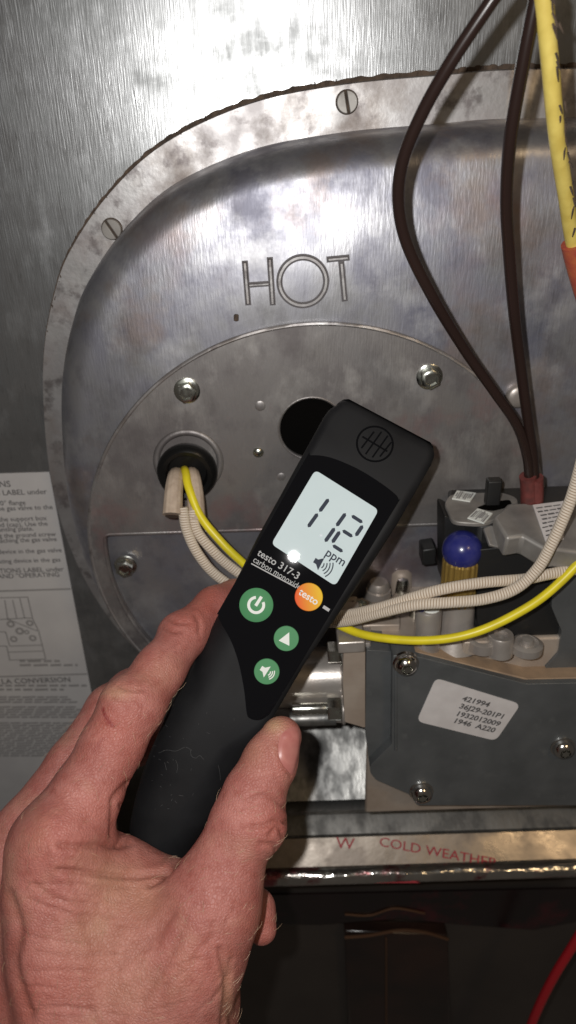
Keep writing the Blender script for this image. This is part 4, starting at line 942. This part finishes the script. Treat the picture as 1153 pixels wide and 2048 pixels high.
for i in range(22):
    x0 = rng.uniform(280, 440); y0 = rng.uniform(1840, 2040); L_ = rng.uniform(30, 90); an = rng.normal(-1.0, .35)
    creases.append(([(x0, y0), (x0 + L_ * .5 * math.cos(an) + rng.normal(0, 3), y0 + L_ * .5 * math.sin(an)), (x0 + L_ * math.cos(an), y0 + L_ * math.sin(an))], rng.uniform(.10, .25), rng.uniform(2.5, 5)))
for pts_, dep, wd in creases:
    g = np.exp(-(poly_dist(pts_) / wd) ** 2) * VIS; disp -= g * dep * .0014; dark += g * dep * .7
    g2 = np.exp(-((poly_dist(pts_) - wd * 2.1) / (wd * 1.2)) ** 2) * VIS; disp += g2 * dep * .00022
# low lumps: tendons, veins
for pts_, hgt, wd in (([(110, 1700), (140, 1800), (180, 1950), (210, 2050)], .8, 14), ([(240, 1780), (230, 1860), (250, 1960)], .4, 10), ([(420, 1820), (380, 1900), (340, 2000)], .7, 16), ([(200, 1650), (150, 1700)], .5, 18)):
    disp += np.exp(-(poly_dist(pts_) / wd) ** 2) * VIS * hgt * .001
HV = HV + HN * disp[:, None]
def blob(x, y, rx, ry=None, pw=1.0): ry = ry or rx; return np.exp(-(((PX[:, 0] - x) / rx) ** 2 + ((PX[:, 1] - y) / ry) ** 2)) * pw
red = blob(215, 1450, 45, 40, .55) + blob(100, 1660, 60, 50, .35) + blob(60, 1720, 50, 80, .35) + blob(420, 1190, 60, 40, .9) + blob(380, 1230, 50, 40, .5) + blob(300, 1330, 40, 40, .3) + blob(530, 1650, 40, 40, .35) + blob(390, 1930, 60, 50, .45) + blob(150, 1960, 70, 40, .45) + blob(30, 2020, 60, 60, .7) + blob(520, 1850, 40, 50, .6) + blob(570, 1520, 25, 40, .3) + blob(190, 1620, 40, 60, .3) + blob(250, 1480, 40, 50, .3)
yel = blob(548, 1450, 24, 18, 1.0) + blob(235, 1385, 30, 14, .6) + blob(505, 1500, 30, 40, .3) + blob(230, 1770, 60, 60, .4) + blob(200, 1880, 90, 60, .3) + blob(300, 1800, 40, 50, .3) + blob(250, 1990, 80, 60, .3) + blob(455, 1990, 14, 60, .6)
cut = np.zeros(len(HV))
for pts_, wd, a_ in (([(207, 1418), (210, 1430), (220, 1445), (226, 1452)], 3.5, 1.0), ([(208, 1416), (214, 1448)], 2.6, .7), ([(205, 1478), (195, 1492), (188, 1505)], 3.5, .35), ([(318, 1318), (334, 1300)], 3.5, .25), ([(78, 1697), (80, 1702)], 4.0, .35)): cut = np.maximum(cut, np.exp(-(poly_dist(pts_) / wd) ** 2) * VIS * a_)
me.vertices.foreach_set('co', HV.astype(np.float32).ravel()); me.update()
me.polygons.foreach_set('use_smooth', np.ones(len(me.polygons), bool))
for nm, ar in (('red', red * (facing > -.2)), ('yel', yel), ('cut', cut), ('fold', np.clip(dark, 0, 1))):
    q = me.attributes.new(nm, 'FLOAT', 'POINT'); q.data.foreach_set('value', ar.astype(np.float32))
def skin_mat():
    M = bpy.data.materials.new('skin'); M.use_nodes = True; nt = M.node_tree; N, L = nt.nodes, nt.links; b = N['Principled BSDF']
    tc = N.new('ShaderNodeTexCoord'); 
    def noise(sc, det=6, rough=.6, st=(1, 1, 1)):
        mp_ = N.new('ShaderNodeMapping'); mp_.inputs['Scale'].default_value = st; L.new(tc.outputs['Object'], mp_.inputs[0])
        n_ = N.new('ShaderNodeTexNoise'); n_.inputs['Scale'].default_value = sc; n_.inputs['Detail'].default_value = det; n_.inputs['Roughness'].default_value = rough; L.new(mp_.outputs[0], n_.inputs[0]); return n_.outputs[0]
    def mr(x, a, c, lo_=0, hi_=1):
        r = N.new('ShaderNodeMapRange'); r.inputs[1].default_value = a; r.inputs[2].default_value = c; r.inputs[3].default_value = lo_; r.inputs[4].default_value = hi_; L.new(x, r.inputs[0]); return r.outputs[0]
    def mixc(fac, a, c):
        mx = N.new('ShaderNodeMix'); mx.data_type = 'RGBA'
        L.new(fac, mx.inputs[0])
        if isinstance(a, tuple): mx.inputs[6].default_value = (*a, 1)
        else: L.new(a, mx.inputs[6])
        mx.inputs[7].default_value = (*c, 1); return mx.outputs[2]
    def attr(nm):
        a = N.new('ShaderNodeAttribute'); a.attribute_name = nm; return a.outputs['Fac']
    c = mixc(mr(noise(70), .35, .7), SKIN, SKIN2)
    c = mixc(mr(noise(260, 5), .48, .74, 0, .7), c, (.30, .085, .065))
    c = mixc(mr(noise(38, 3), .52, .72, 0, .35), c, (.47, .29, .19))
    c = mixc(mr(attr('red'), 0, 1, 0, .62), c, (.42, .115, .085))
    c = mixc(mr(attr('yel'), 0, 1, 0, .6), c, (.50, .34, .19))
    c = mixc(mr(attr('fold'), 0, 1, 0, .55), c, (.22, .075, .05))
    c = mixc(mr(attr('cut'), 0, 1, 0, .9), c, (.20, .02, .02))
    L.new(c, b.inputs['Base Color'])
    L.new(mr(noise(300), .3, .7, .40, .58), b.inputs['Roughness']); b.inputs['Specular IOR Level'].default_value = .42
    b.inputs['Subsurface Weight'].default_value = .10; b.inputs['Subsurface Radius'].default_value = (1, .35, .2); b.inputs['Subsurface Scale'].default_value = .004
    vo = N.new('ShaderNodeTexVoronoi'); vo.feature = 'DISTANCE_TO_EDGE'; vo.inputs['Scale'].default_value = 800
    wp = N.new('ShaderNodeTexNoise'); wp.inputs['Scale'].default_value = 200; wv = N.new('ShaderNodeVectorMath'); wv.operation = 'MULTIPLY_ADD'; L.new(wp.outputs['Color'], wv.inputs[0]); wv.inputs[1].default_value = (.002, .002, .002); L.new(tc.outputs['Object'], wp.inputs[0]); L.new(tc.outputs['Object'], wv.inputs[2]); L.new(wv.outputs[0], vo.inputs['Vector'])
    h1 = mr(vo.outputs['Distance'], 0, .22)
    ad = N.new('ShaderNodeMath'); ad.operation = 'MULTIPLY_ADD'; L.new(noise(300, 6, .7, (.7, 1, 2.6)), ad.inputs[0]); ad.inputs[1].default_value = 2.4; L.new(h1, ad.inputs[2])
    bp_ = N.new('ShaderNodeBump'); bp_.inputs['Strength'].default_value = .5; bp_.inputs['Distance'].default_value = .0003; L.new(ad.outputs[0], bp_.inputs['Height']); L.new(bp_.outputs[0], b.inputs['Normal'])
    return M
SKIN, SKIN2 = (.45, .178, .148), (.33, .105, .086)
me.materials.append(skin_mat())
hand = bpy.data.objects.new('hand', me); COL.objects.link(hand); tag(hand, 'bare left hand gripping the black meter, small cut on index finger', 'hand')
# thumb nail: a thin curved plate following the thumb tip
def march(x, y):
    r = ray(x, y); r = r / np.linalg.norm(r); t = .25
    for _ in range(80):
        d = float(hand_sd((CAM + r * t)[None])[0]); t += d * .8
        if d < 5e-5: return CAM + r * t
        if t > .5: return None
    return CAM + r * t
def surf_patch(name, poly, inset_px, off, m_, parent, n_=14, thick=.0006):
    S_ = closed_spline(poly, 6); c = S_.mean(0); ringsN = 7; v, f = [], []
    P3 = []
    for j in range(ringsN):
        for p in S_: 
            q = c + (p - c) * (1 - j / ringsN); P3.append((*q, j))
    P3.append((*c, ringsN)); pts3 = []
    for x, y, j in P3:
        p = march(x, y)
        pts3.append(p)
    if any(p is None for p in pts3):
        good = [p for p in pts3 if p is not None]; gcn = np.mean(good, 0)
        for i, p in enumerate(pts3):
            if p is None: pts3[i] = gcn
    pts3 = np.array(pts3); nr = sd_grad(pts3); k = len(S_)
    lift = np.array([off * (0.15 + .85 * min(1, j / 2)) for _, _, j in P3]); top = pts3 + nr * lift[:, None]
    f = []
    for j in range(ringsN - 1): f += [(j * k + i, j * k + (i + 1) % k, (j + 1) * k + (i + 1) % k, (j + 1) * k + i) for i in range(k)]
    f += [((ringsN - 1) * k + i, (ringsN - 1) * k + (i + 1) % k, ringsN * k) for i in range(k)]
    lowr = pts3[:k] - nr[:k] * thick; base = len(top); vv = list(top) + list(lowr); f += [(i, (i + 1) % k, base + (i + 1) % k, base + i) for i in range(k)]
    return obj(name, vv, f, m_, parent, True)
MT['nail'] = mat('thumb_nail', (.38, .13, .115), .36, 0, (.44, .175, .15), 200, spec=.4)
surf_patch('thumbnail', [(563, 1470), (578, 1458), (592, 1454), (600, 1464), (600, 1495), (594, 1525), (586, 1548), (574, 1540), (560, 1518), (557, 1490)], 0, .0007, MT['nail'], hand)

# fine pale hairs on the back of the hand
cand = np.nonzero(VIS & (facing > .1) & (PX[:, 1] > 1380) & (PX[:, 0] > 5))[0]; v, f = [], []
for i in rng.choice(cand, 420, replace=False):
    x, y = PX[i]
    if y < 1560 and x > 480: continue
    n_ = HN[i]; dv = DOWN * -.25 + RIGHT * (.9 if x > 300 else -.2) + DOWN * (.0 if x > 300 else .8) + RIGHT * rng.normal(0, .4) + DOWN * rng.normal(0, .4)
    dv = dv - n_ * (dv @ n_); dv /= np.linalg.norm(dv) + 1e-9; L_ = rng.uniform(.002, .0055); p0 = HV[i]
    pth = np.array([p0 + dv * L_ * t + n_ * (L_ * .55 * t - L_ * .38 * t * t) for t in (0, .35, .7, 1)]); k = len(v)
    tv, tf = tube_data(pth, [.00005, .00005, .00004, .00002], 3); v += list(tv); f += [tuple(k + j for j in t) for t in tf]
tag(obj('hair', v, f, mat('pale_hair', (.50, .34, .22), .5), hand), kind='stuff')
